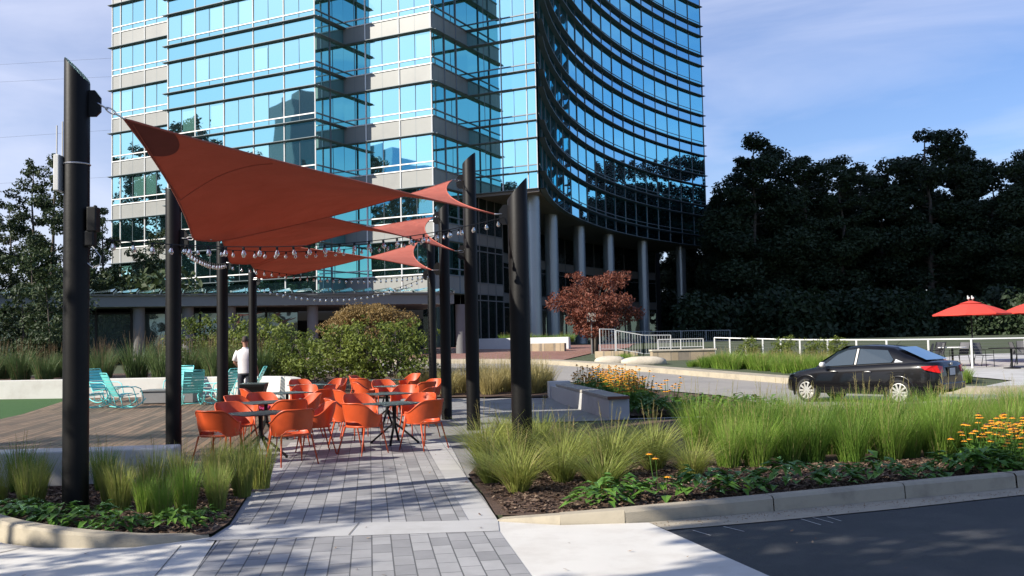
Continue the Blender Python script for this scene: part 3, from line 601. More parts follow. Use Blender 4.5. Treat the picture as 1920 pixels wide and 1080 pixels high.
def bez(p, q, m_, t):
    """quadratic curve from p to q passing m_ at the middle"""
    p, q, m_ = Vector(p), Vector(q), Vector(m_); c = m_ * 2 - (p + q) / 2
    return p * (1 - t) ** 2 + c * 2 * t * (1 - t) + q * t ** 2
def sail(a, b1, b2, c, d, ma, mbt, ml, mr, label, lug):
    """a upper left, b1-b2 clipped lower left corner, c far right, d near right; m.. middles of the scalloped edges"""
    t = thing('shade_sail', label, 'shade sail', (0, 0, 0), 0, 'terracotta shade sails'); NU, NV = 44, 30
    a, b1, b2, c, d = map(Vector, (a, b1, b2, c, d))
    top = lambda u: bez(a, d, ma, u); bot = lambda u: bez(b2, c, mbt, u)
    def lef(v): return bez(a, b1, ml, v / .86) if v < .86 else b1.lerp(b2, (v - .86) / .14) + Vector((0, 0, -.02 * math.sin(PI * (v - .86) / .14)))
    rig = lambda v: bez(d, c, mr, v)
    def S(u, v):
        return top(u) * (1 - v) + bot(u) * v + lef(v) * (1 - u) + rig(v) * u - (a * (1 - u) * (1 - v) + d * u * (1 - v) + b2 * (1 - u) * v + c * u * v)
    rows = [[S(i / NU, j / NV) for i in range(NU + 1)] for j in range(NV + 1)]
    m_ = MB(); m_.grid(rows); o = m_.build('cloth', M['sail'], t, smooth=True)
    h = MB(); edge = [rows[0][i] for i in range(NU + 1)] + [rows[j][NU] for j in range(1, NV + 1)] + [rows[NV][i] for i in range(NU - 1, -1, -1)] + [rows[j][0] for j in range(NV - 1, 0, -1)]
    h.tube(edge, .011, 6, closed=True); h.build('hem', M['hem'], t)
    pt_ = MB(); pt_.grid([[S(max(.002, q_ * .15 * math.sin(PI / 2 * w_ / 16)), max(.002, q_ * .20 * math.cos(PI / 2 * w_ / 16))) + Vector((0, 0, -.006)) for w_ in range(17)] for q_ in [z_ / 8 for z_ in range(9)]]); pt_.build('corner_patch', M['patch'], t, smooth=True)
    sm = MB(); k = int(NU * .30)
    sm.tube([S(.02 + .33 * (j / NV), j / NV * .92 if 0 else .02 + .4 * j / NV) + Vector((0, 0, -.006)) for j in range(0, 1)] + [S(x_, .52 - .47 * x_ / .42) + Vector((0, 0, -.004)) for x_ in [.01 + .41 * i / 20 for i in range(21)]], .006, 5); sm.build('seam', M['hem'], t)
    for corner, l in zip((a, d, c, b1.lerp(b2, .5)), lug):
        if l is None: continue
        l = Vector(l); dv = (l - corner); L = dv.length; dv.normalize(); ch = MB()
        sd = dv.cross(Vector((0, 0, 1))); sd.normalize(); uu = sd.cross(dv)
        nl = max(1, int(L / .085)); ll = L / nl
        for i in range(nl):
            ax = sd if i % 2 == 0 else uu; m0 = corner + dv * ll * (i + .5)
            ch.tube([m0 + dv * math.cos(q) * ll * .62 + ax * math.sin(q) * .022 for q in [2 * PI * z_ / 14 for z_ in range(14)]], .008, 6, closed=True)
        ch.build('shackle', M['chain'], t)
    return t
sail((-4.10, 10.1, 4.15), (-4.72, 14.2, 3.30), (-4.32, 14.6, 3.33), (-1.12, 18.5, 4.84), (-.22, 13.48, 3.49), (-2.62, 11.9, 3.93), (-2.60, 16.4, 4.02), (-4.36, 12.3, 3.74), (-.98, 15.6, 4.08),
     'nearest terracotta shade sail, largest of the three, tied to the antenna post', [(-4.34, 10.04, 4.30), (-.02, 13.48, 3.49), (-.93, 18.7, 4.86), (-5.0, 14.5, 3.36)])
sail((-4.85, 14.6, 4.10), (-5.95, 20.2, 3.46), (-5.42, 20.6, 3.48), (-1.72, 21.3, 4.49), (-1.10, 18.6, 3.47), (-3.25, 16.2, 3.90), (-3.72, 20.5, 4.02), (-5.30, 17.4, 3.72), (-1.75, 19.7, 3.96),
     'middle terracotta shade sail between the nearest and the farthest sail', [None, (-.94, 18.72, 3.46), (-1.63, 21.45, 4.52), (-6.1, 20.5, 3.5)])
sail((-6.1, 20.7, 3.95), (-6.45, 24.2, 3.42), (-6.0, 24.5, 3.44), (-2.62, 26.9, 4.52), (-1.78, 21.5, 3.32), (-4.0, 20.9, 3.74), (-4.25, 25.7, 3.92), (-6.1, 22.4, 3.62), (-2.46, 24.2, 3.88),
     'farthest terracotta shade sail with a deeply scalloped right edge', [None, (-1.63, 21.5, 3.32), (-2.38, 27.0, 4.54), (-6.6, 24.5, 3.42)])
# string lights
b = MB(); b.lathe((0, 0, 0), [(.004, 0), (.017, -.004), (.019, -.042), (.014, -.046)], 10); SOCK = b.mesh('socket', M['black'], smooth=True)
b = MB(); b.lathe((0, 0, 0), [(.013, -.044), (.016, -.06), (.030, -.088), (.034, -.108), (.028, -.128), (.012, -.140), (.001, -.142)], 12); BULB = b.mesh('bulb', M['bulb'], smooth=True)
def string(p, q, sag, n, label, r=.006):
    p, q = Vector(p), Vector(q); t = thing('string_light', label, 'string light', (0, 0, 0), 0, 'festoon strings under the sails')
    f = lambda s: p.lerp(q, s) - Vector((0, 0, sag * 4 * s * (1 - s)))
    b = MB(); b.tube([f(i / 40) for i in range(41)], r, 5); b.build('cable', M['wire'], t)
    for i in range(n):
        s = (i + .5) / n; o = bpy.data.objects.new('socket', SOCK); COL.objects.link(o); o.parent = t; o.location = f(s); o.rotation_euler = (random.uniform(-.15, .15), random.uniform(-.15, .15), 0)
        g = bpy.data.objects.new('bulb', BULB); COL.objects.link(g); g.parent = o; o.scale = (.82, .82, .82)
string((-4.3, 10.05, 2.86), (-.1, 13.45, 3.44), .22, 26, 'nearest string of clear bulbs from the speaker box to the nearest right post')
string((-5.0, 14.45, 3.24), (-.95, 18.7, 3.92), .24, 30, 'string of clear bulbs crossing from the second left post to the second right post')
string((-5.0, 14.55, 3.26), (-6.12, 20.5, 3.50), .12, 20, 'string of clear bulbs running between the second and third left posts')
string((-6.1, 20.7, 3.48), (-2.3, 26.9, 3.62), .22, 32, 'string of clear bulbs slanting from the third left post to the farthest right post')
string((-6.6, 24.6, 3.25), (-2.3, 27.0, 3.60), .46, 30, 'deeply sagging string of clear bulbs between the two farthest posts')
# power lines far behind, left of the tower
for i, (z0, z1) in enumerate(((46.0, 48.5), (43.5, 45.5), (34.0, 37.0), (27.0, 29.5))):
    b = MB(); b.tube([(-110, 150, z0), (-60, 150, z1 - .6), (-40, 150, z1)], .015, 4); tag(b.build('power_line', M['far_wire']), ('highest', 'second highest', 'third highest', 'lowest')[i] + ' thin power line crossing the sky left of the tower', 'power line', 'power lines in the sky')

# ------------------------------------------------------------------ orange chairs and dark tables
def chair_proto():
    t = thing('armchair', 'x', 'chair', (0, -30, 0))
    # seat: dished rounded slab, front towards +Y
    b = MB(); n = 28; rows = []
    def rr(j, k): q = 2 * PI * j / n; c, s = math.cos(q), math.sin(q); e = 0.72; return (k * .255 * math.copysign(abs(c) ** e, c), k * .25 * math.copysign(abs(s) ** e, s) + .0)
    for k, z in ((.02, .405), (.7, .405), (.97, .412), (1.0, .428), (.97, .445), (.8, .438), (.4, .428), (.02, .425)): rows.append([rr(j, k) + (z,) for j in range(n)])
    b.grid(rows, closed=True); b.build('seat', M['chair'], t, smooth=True)
    # wrap-round back: lower edge, upper edge, thickness
    m_ = 33; A = R(128); lo, hi, lo2, hi2 = [], [], [], []
    for i in range(m_):
        q = -A + 2 * A * i / (m_ - 1); c = abs(q) / A; cs, sn = math.sin(q), -math.cos(q)
        sm = lambda x: x * x * (3 - 2 * x)
        zt = .79 - .19 * sm(min(1, max(0, (c - .26) / .52)))
        zb = .505 - .085 * sm(min(1, max(0, (c - .22) / .25)))
        rb = .258 + .012 * (1 - c); rt = .300 + .045 * max(0, 1 - c * 1.6)
        ex = 1.0 + .05 * math.sin(PI * c)
        for lst, r_, z in ((lo, rb, zb), (hi, rt, zt), (lo2, rb - .014, zb), (hi2, rt - .014, zt)): lst.append((r_ * ex * cs, r_ * sn * (1 if sn < 0 else .92), z))
    b = MB(); mid = [tuple((p[k] * .55 + q[k] * .45) * (1.03 if k < 2 else 1) for k in range(3)) for p, q in zip(lo, hi)]; mid2 = [tuple((p[k] * .55 + q[k] * .45) * (1.03 if k < 2 else 1) for k in range(3)) for p, q in zip(lo2, hi2)]
    b.grid([lo, mid, hi]); b.grid([hi2, mid2, lo2]); b.grid([lo2, lo])
    b.tube(hi, .0125, 8); b.tube([hi[0], lo[0]], .0125, 8); b.tube([hi[-1], lo[-1]], .0125, 8); b.tube(lo[6:-6], .008, 6)
    b.build('backrest', M['chair'], t, smooth=True)
    for sx, sy in ((-1, 1), (1, 1), (-1, -1), (1, -1)):
        b = MB(); top = (sx * .235, sy * .17, .60 if sy > 0 else .43) ; midp = (sx * .23, sy * .175, .42)
        b.tube(([top] if sy > 0 else []) + [midp, (sx * .285, sy * (.255 if sy > 0 else .285), 0.0)], [.013] * (1 if sy > 0 else 0) + [.0145, .0095], 8); b.build('leg', M['chair'], t, smooth=True)
    return t
def table_proto():
    t = thing('cafe_table', 'x', 'table', (0, -32, 0))
    b = MB(); b.box((0, 0, .675), (.86, .86, .016)); b.build('tabletop', M['table'], t, bevel=.006)
    b = MB(); b.tube([(0, 0, .30), (0, 0, .668)], .033, 14); b.box((0, 0, .662), (.42, .05, .012)); b.box((0, 0, .656), (.05, .42, .012)); b.build('column', M['black'], t, angle=40)
    for i in range(4):
        q = PI / 4 + i * PI / 2; b = MB(); b.bar((.02 * math.cos(q), .02 * math.sin(q), .34), (.41 * math.cos(q), .41 * math.sin(q), .014), .035, .03); b.tube([(.40 * math.cos(q), .40 * math.sin(q), 0), (.40 * math.cos(q), .40 * math.sin(q), .02)], .022, 8); b.build('leg', M['black'], t)
    return t
CH, TB = chair_proto(), table_proto()
used = {'c': False, 't': False}
def place(proto, key, loc, rz, label, group):
    if not used[key]:
        used[key] = True; proto.location = loc; proto.rotation_euler = (0, 0, rz); proto['label'] = label; proto['group'] = group; return proto
    return dup(proto, loc, rz, label, group)
TBS = {'L1': (-3.88, 14.75, 40), 'L2': (-4.52, 17.55, 38), 'L3': (-4.92, 20.9, 40), 'L4': (-5.25, 24.8, 42), 'R1': (-2.05, 16.45, 42), 'R2': (-2.60, 19.7, 38), 'R3': (-2.78, 23.1, 41), 'R4': (-3.55, 26.6, 40)}
TN = {'L1': 'nearest table of the left row', 'L2': 'second table of the left row', 'L3': 'third table of the left row', 'L4': 'farthest table of the left row', 'R1': 'nearest table of the right row', 'R2': 'second table of the right row', 'R3': 'third table of the right row', 'R4': 'farthest table of the right row'}
for k, (x, y, a) in TBS.items(): place(TB, 't', (x, y, gz(y)), R(a), 'dark square cafe table, ' + TN[k], 'dark cafe tables under the sails')
# table, chair centre, extra turn, side
CHS = [('L1', -4.28, 14.0, 10, 'near left side'), ('L1', -3.22, 13.9, 0, 'near right side'), ('L1', -3.15, 15.2, -10, 'far right side'), ('L1', -4.50, 15.6, 15, 'far left side'),
       ('L2', -5.0, 17.75, 0, 'left side'), ('L2', -4.85, 18.6, 10, 'far left side'), ('L2', -3.85, 16.4, 0, 'near right side'), ('L2', -3.92, 17.9, 0, 'right side'),
       ('L3', -5.55, 20.75, 0, 'left side'), ('L3', -4.75, 21.75, 10, 'far side'), ('L3', -4.02, 19.9, 10, 'near right side'), ('L3', -4.2, 21.4, 0, 'right side'),
       ('L4', -5.6, 25.4, 0, 'far left side'), ('L4', -4.75, 25.5, 0, 'right side'),
       ('R1', -2.36, 15.05, -28, 'near left side'), ('R1', -1.47, 15.5, 20, 'near right side'), ('R1', -2.86, 16.3, 0, 'left side'), ('R1', -1.72, 17.2, 0, 'far right side'), ('R1', -2.75, 17.35, 0, 'far left side'),
       ('R2', -3.3, 19.4, 0, 'left side'), ('R2', -1.95, 19.6, 0, 'right side'), ('R2', -2.35, 20.6, 0, 'far side'),
       ('R3', -3.5, 23.0, 0, 'left side'), ('R3', -3.2, 23.9, 0, 'far left side'), ('R3', -2.1, 23.8, 0, 'far right side'), ('R3', -2.15, 22.5, 0, 'near right side'),
       ('R4', -4.25, 26.8, 0, 'left side'), ('R4', -2.95, 27.1, 0, 'right side'), ('R4', -4.0, 25.6, 0, 'near left side')]
for k, x, y, extra, side in CHS:
    tx, ty, _ = TBS[k]; a = math.degrees(math.atan2(-(tx - x), ty - y)) + extra
    place(CH, 'c', (x, y, gz(y)), R(a), 'orange tub armchair on the ' + side + ' of the ' + TN[k], 'orange armchairs around the cafe tables')
b = MB(); b.box((0, 0, 0), (.16, .11, .01), .4); tag(b.build('napkin', M['white'], None, (-2.80, 23.0, .690)), 'crumpled white napkin left on the third right table', 'napkin')
b = MB()
for k in range(7):
    a = k * .9; b.tube([(-.12 + .04 * k, .03 * math.sin(a), .02 + .03 * math.sin(k)), (-.08 + .04 * k, .05 * math.cos(a), .05 + .02 * math.cos(k))], .035, 7)
tag(b.build('bag', simple('magenta_cloth', (.30, .02, .10), .8), None, (-4.86, 18.5, .47), smooth=True), 'dark pink bag lying on a chair at the second left table', 'bag')

# ------------------------------------------------------------------ turquoise rocking chairs
def rocker_proto():
    t = thing('rocking_chair', 'x', 'rocking chair', (0, -34, 0)); w = .52
    def slats(p0, p1, n, h, name, curve):
        b = MB(); p0, p1 = Vector(p0), Vector(p1); d = (p1 - p0); nv = Vector((0, -d.z, d.y)).normalized()
        for i in range(n):
            s0, s1 = i / n, (i + h) / n; rows = []
            for s in (s0, s1):
                q = p0 + d * s + nv * (curve * 4 * s * (1 - s)); rows.append([(x * w, q.y - .02 * (1 - (2 * x) ** 2), q.z) for x in (-.5, -.25, 0, .25, .5)])
            b.grid(rows); b.grid([[(x, y - nv.y * .012, z - nv.z * .012) for x, y, z in r] for r in rows[::-1]])
        b.build(name, M['teal'], t, smooth=True)
    slats((0, .30, .40), (0, -.22, .34), 6, .78, 'seat', -.03); slats((0, -.22, .34), (0, -.56, .97), 8, .82, 'backrest', .02)
    for sx in (-1, 1):
        X = sx * (w / 2 + .012)
        b = MB(); b.tube([(X, .32, .40), (X, .0, .36), (X, -.22, .34), (X, -.40, .66), (X, -.56, .98), (X * .9, -.572, 1.0)], .013, 8); b.build('side_frame', M['teal'], t, smooth=True)
        b = MB(); b.tube([(X, -.40, .62), (X * 1.06, -.20, .60), (X * 1.06, .22, .60), (X * 1.06, .36, .54), (X * 1.06, .44, .30), (X, .42, .10)], .014, 8); b.build('arm', M['teal'], t, smooth=True)
        b = MB(); b.tube([(X, .52 * math.sin(R(q)) * 1.15, .86 * (1 - math.cos(R(q))) * .62 + .014) for q in range(-62, 63, 6)], .014, 8); b.build('runner', M['teal'], t, smooth=True)
        b = MB(); b.tube([(X, .22, .385), (X, .30, .085)], .011, 7); b.tube([(X, -.20, .34), (X, -.12, .03)], .011, 7); b.build('leg', M['teal'], t, smooth=True)
    for pa, pb in (((-w / 2, .20, .03), (w / 2, .20, .03)), ((-w / 2, -.30, .06), (w / 2, -.30, .06)), ((-w / 2 * .9, -.572, 1.0), (w / 2 * .9, -.572, 1.0))):
        b = MB(); b.tube([pa, pb], .012, 8); b.build('crossbar', M['teal'], t, smooth=True)
    return t
RK = rocker_proto(); first = True
for x, y, a, lab in ((-10.95, 27.05, -48, 'turquoise rocking chair with its slatted back to us beside the grey fire table'), (-11.95, 27.35, -60, 'turquoise rocking chair half hidden by the nearest left post'), (-12.3, 29.0, -118, 'turquoise rocking chair seen behind the one left of the fire table'),
                     (-10.35, 29.7, 176, 'turquoise rocking chair facing us behind the fire table'), (-9.25, 27.6, 28, 'turquoise rocking chair showing its back edge right of the second left post'), (-8.55, 27.9, 72, 'turquoise rocking chair in profile beside the third left post'), (-7.95, 28.6, 95, 'turquoise rocking chair partly behind the third left post near the man')):
    loc = (x, y, gz(y))
    if first: RK.location = loc; RK.rotation_euler = (0, 0, R(a)); RK['label'] = lab; RK['group'] = 'turquoise rocking chairs on the deck'; first = False
    else: dup(RK, loc, R(a), lab, 'turquoise rocking chairs on the deck')
fp = thing('fire_table', 'low grey concrete fire table among the rocking chairs', 'fire table', (-10.15, 28.6, .09))
b = MB(); b.box((0, 0, .17), (1.5, .9, .34), .05); b.build('base', M['plaza'], fp, bevel=.02)
b = MB(); b.box((0, 0, .365), (1.56, .96, .05), .05); b.build('slab', M['colgrey'], fp, bevel=.01)
st = MB(); st.lathe((0, 0, .0), [(.05, 0), (.03, .02), (.03, .38), (.24, .4), (.24, .42)], 20); tag(st.build('side_table', M['teal'], None, (-9.5, 29.1, gz(29.1)), angle=40), 'small round turquoise side table beside the fire table', 'side table')

# ------------------------------------------------------------------ low walls, benches, planters
def wall(name, line, h, th, label, cat, m=None, bev=.02, z0=0.0):
    b = MB(); n = len(line); L_, R_ = [], []
    for i, p in enumerate(line):
        a, c = Vector(line[max(i - 1, 0)]), Vector(line[min(i + 1, n - 1)]); d = (c - a).normalized(); nn = Vector((-d.y, d.x)) * th / 2
        L_.append((p[0] + nn.x, p[1] + nn.y)); R_.append((p[0] - nn.x, p[1] - nn.y))
    g = gz(line[0][1]); b.prism(R_ + L_[::-1], g - .1 + z0, g + h)
    return tag(b.build(name, m or M['white_concrete'], bevel=bev), label, cat)
wall('bench', [(-4.32, 12.35), (-5.6, 12.2), (-8.5, 11.95), (-12, 11.7)], .45, .46, 'long white concrete bench wall behind the left grass bed', 'bench')
wall('retaining_wall', chaikin([(-26, 31.6), (-14, 30.95), (-10, 30.6), (-8.0, 30.2), (-6.9, 29.4), (-6.25, 27.6)]), .56, .32, 'low pale concrete retaining wall curving behind the rocking chairs', 'wall')
bn = thing('bench', 'concrete bench with weathered timber top beside the orange flowers', 'bench', (0, 0, 0))
b = MB(); b.prism([(2.02, 20.62), (2.47, 20.72), (1.50, 27.6), (1.05, 27.5)], -.05, .40); b.build('base', M['concrete'], bn, bevel=.015)
b = MB()
for k in range(3):
    o = .02 + k * .155; b.prism([(1.98 + o, 20.55 + o * .2), (1.98 + o + .145, 20.55 + (o + .145) * .2), (1.14 + o + .145, 26.9 + (o + .145) * .2), (1.14 + o, 26.9 + o * .2)], .405, .475)
b.build('timber_top', M['wood'], bn, bevel=.008)
b = MB(); b.prism([(1.985, 20.535), (2.47, 20.632), (2.4695, 20.642), (1.9845, 20.545)], .41, .47); b.build('end_grain', M['endwood'], bn)
b = MB(); b.prism([(1.0, 27.45), (1.62, 27.62), (1.58, 27.95), (.96, 27.8)], -.05, .52); b.build('end_block', M['white_concrete'], bn, bevel=.015)
wall('planter', chaikin([(-3.2, 60.6), (-1, 59.6), (1.5, 58.6), (3.4, 57.9)]), .62, .4, 'long white planter wall in front of the tower columns', 'planter', M['white'])
wall('planter', [(.2, 56.3), (1.6, 55.7), (3.0, 55.3)], .42, .5, 'low dark stone planter beside the red maple', 'planter', M['stone'])
sw = thing('stone_wall', 'tan stone wall topped by a white railing beside the maple', 'wall', (0, 0, 0))
b = MB(); b.prism([(6.35, 43.9), (9.25, 44.1), (9.2, 44.6), (6.3, 44.4)], .3, 1.08); b.build('body', M['stone'], sw)
b = MB(); b.prism([(6.3, 43.85), (9.32, 44.05), (9.27, 44.65), (6.25, 44.45)], 1.083, 1.16); b.build('coping', M['boulder'], sw, bevel=.01)
wall('stone_wall', [(4.1, 47.5), (6.1, 46.6)], .32, .5, 'short low tan stone wall below the ramp railing', 'wall', M['stone'])
b = MB()
def rock(b, c, s, seed):
    q = random.Random(seed); n, m_ = 14, 9; rows = []
    for i in range(m_):
        a = PI * i / (m_ - 1); rows.append([(c[0] + s[0] * max(.02, math.sin(a)) ** .6 * math.copysign(abs(math.cos(2 * PI * j / n)) ** .7, math.cos(2 * PI * j / n)) * q.uniform(.93, 1.05), c[1] + s[1] * max(.02, math.sin(a)) ** .6 * math.copysign(abs(math.sin(2 * PI * j / n)) ** .7, math.sin(2 * PI * j / n)) * q.uniform(.93, 1.05), c[2] - s[2] * math.cos(a) * q.uniform(.95, 1.03)) for j in range(n)])
    b.grid(rows, closed=True)
rock(b, (4.2, 41.9, .68), (.7, .4, .28), 1); tag(b.build('boulder', M['boulder'], smooth=True), 'rounded pale boulder at the corner of the green verge', 'boulder')
b = MB(); rock(b, (5.6, 41.3, .66), (1.0, .4, .26), 2); tag(b.build('boulder', M['boulder'], smooth=True), 'long flat pale boulder half hidden in the verge grass', 'boulder')
def railing(name, pts, h, label, step=.13, post_step=1.3):
    t = thing(name, label, 'railing', (0, 0, 0)); pts = [Vector(p) for p in pts]
    b = MB()
    for p, q in zip(pts, pts[1:]):
        b.bar(p + Vector((0, 0, h)), q + Vector((0, 0, h)), .04, .04); b.bar(p + Vector((0, 0, .1)), q + Vector((0, 0, .1)), .028, .028)
    b.build('rail', M['white'], t)
    for p, q in zip(pts, pts[1:]):
        k = max(1, round((q - p).length / post_step))
        for i in range(k + 1):
            b = MB(); c = p.lerp(q, i / k); b.box((c.x, c.y, c.z + h / 2), (.042, .042, h)); b.build('post', M['white'], t)
        b = MB(); k = int((q - p).length / step)
        for i in range(1, k): c = p.lerp(q, i / k); b.box((c.x, c.y, c.z + h / 2 + .05), (.012, .012, h - .1))
        b.build('balusters', M['white'], t)
railing('railing', [(6.65, 44.15, 1.16), (8.75, 44.3, 1.16)], .46, 'white railing standing on the tan stone wall')
railing('railing', [(4.15, 46.0, 1.13), (4.9, 46.2, 1.10)], 1.05, 'short end section of white railing nearest the maple trunk')
railing('railing', [(4.95, 46.2, 1.12), (6.25, 46.2, .86), (7.6, 46.4, .84)], .98, 'white ramp railing sloping down from the maple')
railing('railing', [(7.0, 78, 1.2), (13, 88, 1.2), (21, 93, 1.2)], 1.1, 'dim grey railing in the shade below the tower columns', .25, 3)
# cable railing of the terrace
t = thing('cable_railing', 'long steel cable railing along the terrace behind the car', 'railing', (0, 0, 0))
RL = [Vector(p) for p in ((9.42, 45, .60), (11.62, 39, .45), (14.2, 36.6, .39), (16.9, 35.5, .37), (18.75, 35.25, .36), (23, 34.8, .35))]
b = MB(); b.tube([p + Vector((0, 0, 1.05)) for p in RL], .026, 8); b.build('top_rail', M['alu'], t)
for p, q in zip(RL, RL[1:]):
    k = max(1, round((q - p).length / 1.35))
    for i in range(k): c = p.lerp(q, i / k); b = MB(); b.box((c.x, c.y, c.z + .5), (.05, .05, 1.1)); b.build('post', M['alu'], t)
for j in range(8):
    b = MB(); b.tube([p + Vector((0, 0, .14 + j * .11)) for p in RL], .0035, 4); b.build('cable', M['colgrey'], t)
# little pole sign in front of the maple
sg = thing('sign', 'small tan parking sign plate on a thin post in front of the red maple', 'sign', (4.18, 51.0, .88), R(-6))
b = MB(); b.tube([(0, 0, 0), (0, 0, 1.75)], .035, 8); b.build('pole', M['colgrey'], sg)
b = MB(); b.box((0, -.03, 1.98), (.48, .03, .48)); pl = b.build('plate', simple('tan_sign', (.38, .36, .31), .6), sg, bevel=.01)
def text(body, size, loc, rot, m, parent, name, ext=.002):
    cu = bpy.data.curves.new(name, 'FONT'); cu.body = body; cu.size = size; cu.align_x = 'CENTER'; cu.align_y = 'CENTER'; cu.extrude = ext; cu.materials.append(m)
    o = bpy.data.objects.new(name, cu); COL.objects.link(o); dg = bpy.context.evaluated_depsgraph_get(); me = bpy.data.meshes.new_from_object(o.evaluated_get(dg)); bpy.data.objects.remove(o)
    q = bpy.data.objects.new(name, me); COL.objects.link(q); q.parent = parent; q.location = loc; q.rotation_euler = rot; return q
b = MB(); b.tube([(.14 * math.cos(q), -.05, 1.98 + .14 * math.sin(q)) for q in [2 * PI * i / 20 for i in range(20)]], .012, 6, closed=True); b.build('emblem_ring', M['colgrey'], sg)
text('P', .2, (0, -.048, 1.98), (PI / 2, 0, 0), M['colgrey'], sg, 'letter')
# bin
bnn = thing('trash_bin', 'square black litter bin with flared rim beside the man', 'bin', (-6.42, 23.8, 0), .1); bnn.scale = (1, 1, 1.2)
b = MB(); rows = []
for s, z in ((.22, 0), (.25, .42), (.27, .52), (.30, .60), (.30, .63)): rows.append([(-s, -s, z), (s, -s, z), (s, s, z), (-s, s, z)])
b.grid(rows, closed=True); b.build('body', M['black'], bnn)
b = MB(); b.box((0, 0, .645), (.62, .62, .03)); b.build('lid', M['table'], bnn, bevel=.008)
b = MB(); b.lathe((0, 0, 0), [(.028, 0), (.03, .01), (.03, .08), (.012, .1), (.012, .12)], 12); tag(b.build('bottle', M['white'], None, (-6.62, 23.75, .80), smooth=True), 'small white bottle standing on the litter bin lid', 'bottle')
b = MB(); b.lathe((0, 0, 0), [(.1, 0), (.16, .04), (.17, .12), (.12, .2), (.02, .24)], 14); tag(b.build('urn', M['white'], None, (-9.2, 31.4, .62), smooth=True), 'small white round stone sitting on the bed behind the retaining wall', 'stone')
# ------------------------------------------------------------------ plants
def set_tint(me, vals):
    a = me.attributes.new('tint', 'FLOAT', 'POINT'); a.data.foreach_set('value', vals)
def grass_mesh(name, seed, n, h, base, lean, droop, width, m, seeds=0, ms=None):
    q = random.Random(seed); b = MB(); tint = []
    for i in range(n):
        a = q.uniform(0, 2 * PI); r = base * math.sqrt(q.random()); x, y = r * math.cos(a), r * math.sin(a)
        da = a + q.uniform(-.9, .9); hh = h * q.choice((q.uniform(.4, .8), q.uniform(.7, 1.0), q.uniform(.85, 1.15))); ln = lean * q.uniform(.2, 1.1) * (.35 + r / base); dr = droop * q.uniform(.2, 1.2)
        dx, dy = math.cos(da), math.sin(da); px_, py_ = -dy, dx; w = width * q.uniform(.7, 1.3); k = 4; tn = q.uniform(0, .8)
        tw = q.uniform(-.6, .6); px_, py_ = px_ * math.cos(tw) - py_ * math.sin(tw), px_ * math.sin(tw) + py_ * math.cos(tw); vs = []; straw = q.random() < .07
        for j in range(k + 1):
            s = j / k; o = hh * (ln * s + dr * s ** 2.6); z = hh * (s - .35 * dr * s ** 3); ww = w * (1 - s) ** .7 + .0006
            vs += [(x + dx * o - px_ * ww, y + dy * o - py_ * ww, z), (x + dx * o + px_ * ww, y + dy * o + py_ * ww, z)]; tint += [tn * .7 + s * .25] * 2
        b.add(vs, [(2 * j, 2 * j + 1, 2 * j + 3, 2 * j + 2) for j in range(k)], 1 if straw else 0)
    for i in range(seeds):
        a = q.uniform(0, 2 * PI); r = base * q.random(); da = q.uniform(0, 2 * PI); L = h * q.uniform(1.05, 1.35); ln = q.uniform(.05, .28)
        p0 = Vector((r * math.cos(a), r * math.sin(a), 0)); dv = Vector((math.cos(da) * ln, math.sin(da) * ln, 1)); pts = [p0 + dv * L * s for s in (0, .5, .8, .9, 1)]; tt = q.uniform(0, .8)
        n0 = len(b.v); b.tube(pts, [.0016, .0012, .002, .0025, .0008], 4, 1, cap=False); tint += [tt] * (len(b.v) - n0)
        for j in range(16):
            s = q.uniform(.72, 1.0); c = p0 + dv * L * s; e = Vector((q.uniform(-1, 1), q.uniform(-1, 1), q.uniform(.2, 1))) * .045; f = Vector((q.uniform(-1, 1), q.uniform(-1, 1), 0)) * .0022
            b.add([c - f, c + f, c + e], [(0, 1, 2)], 1); tint += [tt] * 3
    me = b.mesh(name, [m, ms or m]); set_tint(me, tint); return me
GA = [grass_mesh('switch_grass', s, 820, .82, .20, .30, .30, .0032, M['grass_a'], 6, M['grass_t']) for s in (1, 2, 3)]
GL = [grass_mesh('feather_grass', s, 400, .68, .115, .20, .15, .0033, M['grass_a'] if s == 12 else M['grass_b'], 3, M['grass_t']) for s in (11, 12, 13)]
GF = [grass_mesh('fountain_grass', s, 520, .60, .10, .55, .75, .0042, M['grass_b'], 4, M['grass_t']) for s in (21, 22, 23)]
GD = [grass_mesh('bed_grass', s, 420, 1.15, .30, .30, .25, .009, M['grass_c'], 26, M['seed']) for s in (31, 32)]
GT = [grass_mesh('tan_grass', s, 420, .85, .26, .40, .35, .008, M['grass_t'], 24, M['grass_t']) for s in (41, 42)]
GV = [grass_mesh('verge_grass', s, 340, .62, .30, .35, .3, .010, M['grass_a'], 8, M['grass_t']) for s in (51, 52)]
rg = random.Random(5)
def many(meshes, name, spots, label, cat, group, z=0.03, s0=.85, s1=1.15, ordinal=None):
    if ordinal: spots = sorted(spots, key=lambda p: p[0] / p[1])
    for i, p in enumerate(spots):
        lb = label if ordinal is None else ORD[min(i, len(ORD) - 1)] + ' ' + ordinal
        sc_ = rg.uniform(s0, s1) * (p[2] if len(p) > 2 else 1)
        inst(name, meshes[i % len(meshes)], lb, cat, (p[0], p[1], gz(p[1]) + z), rg.uniform(0, 6.28), sc_, group)['kind'] = 'thing'
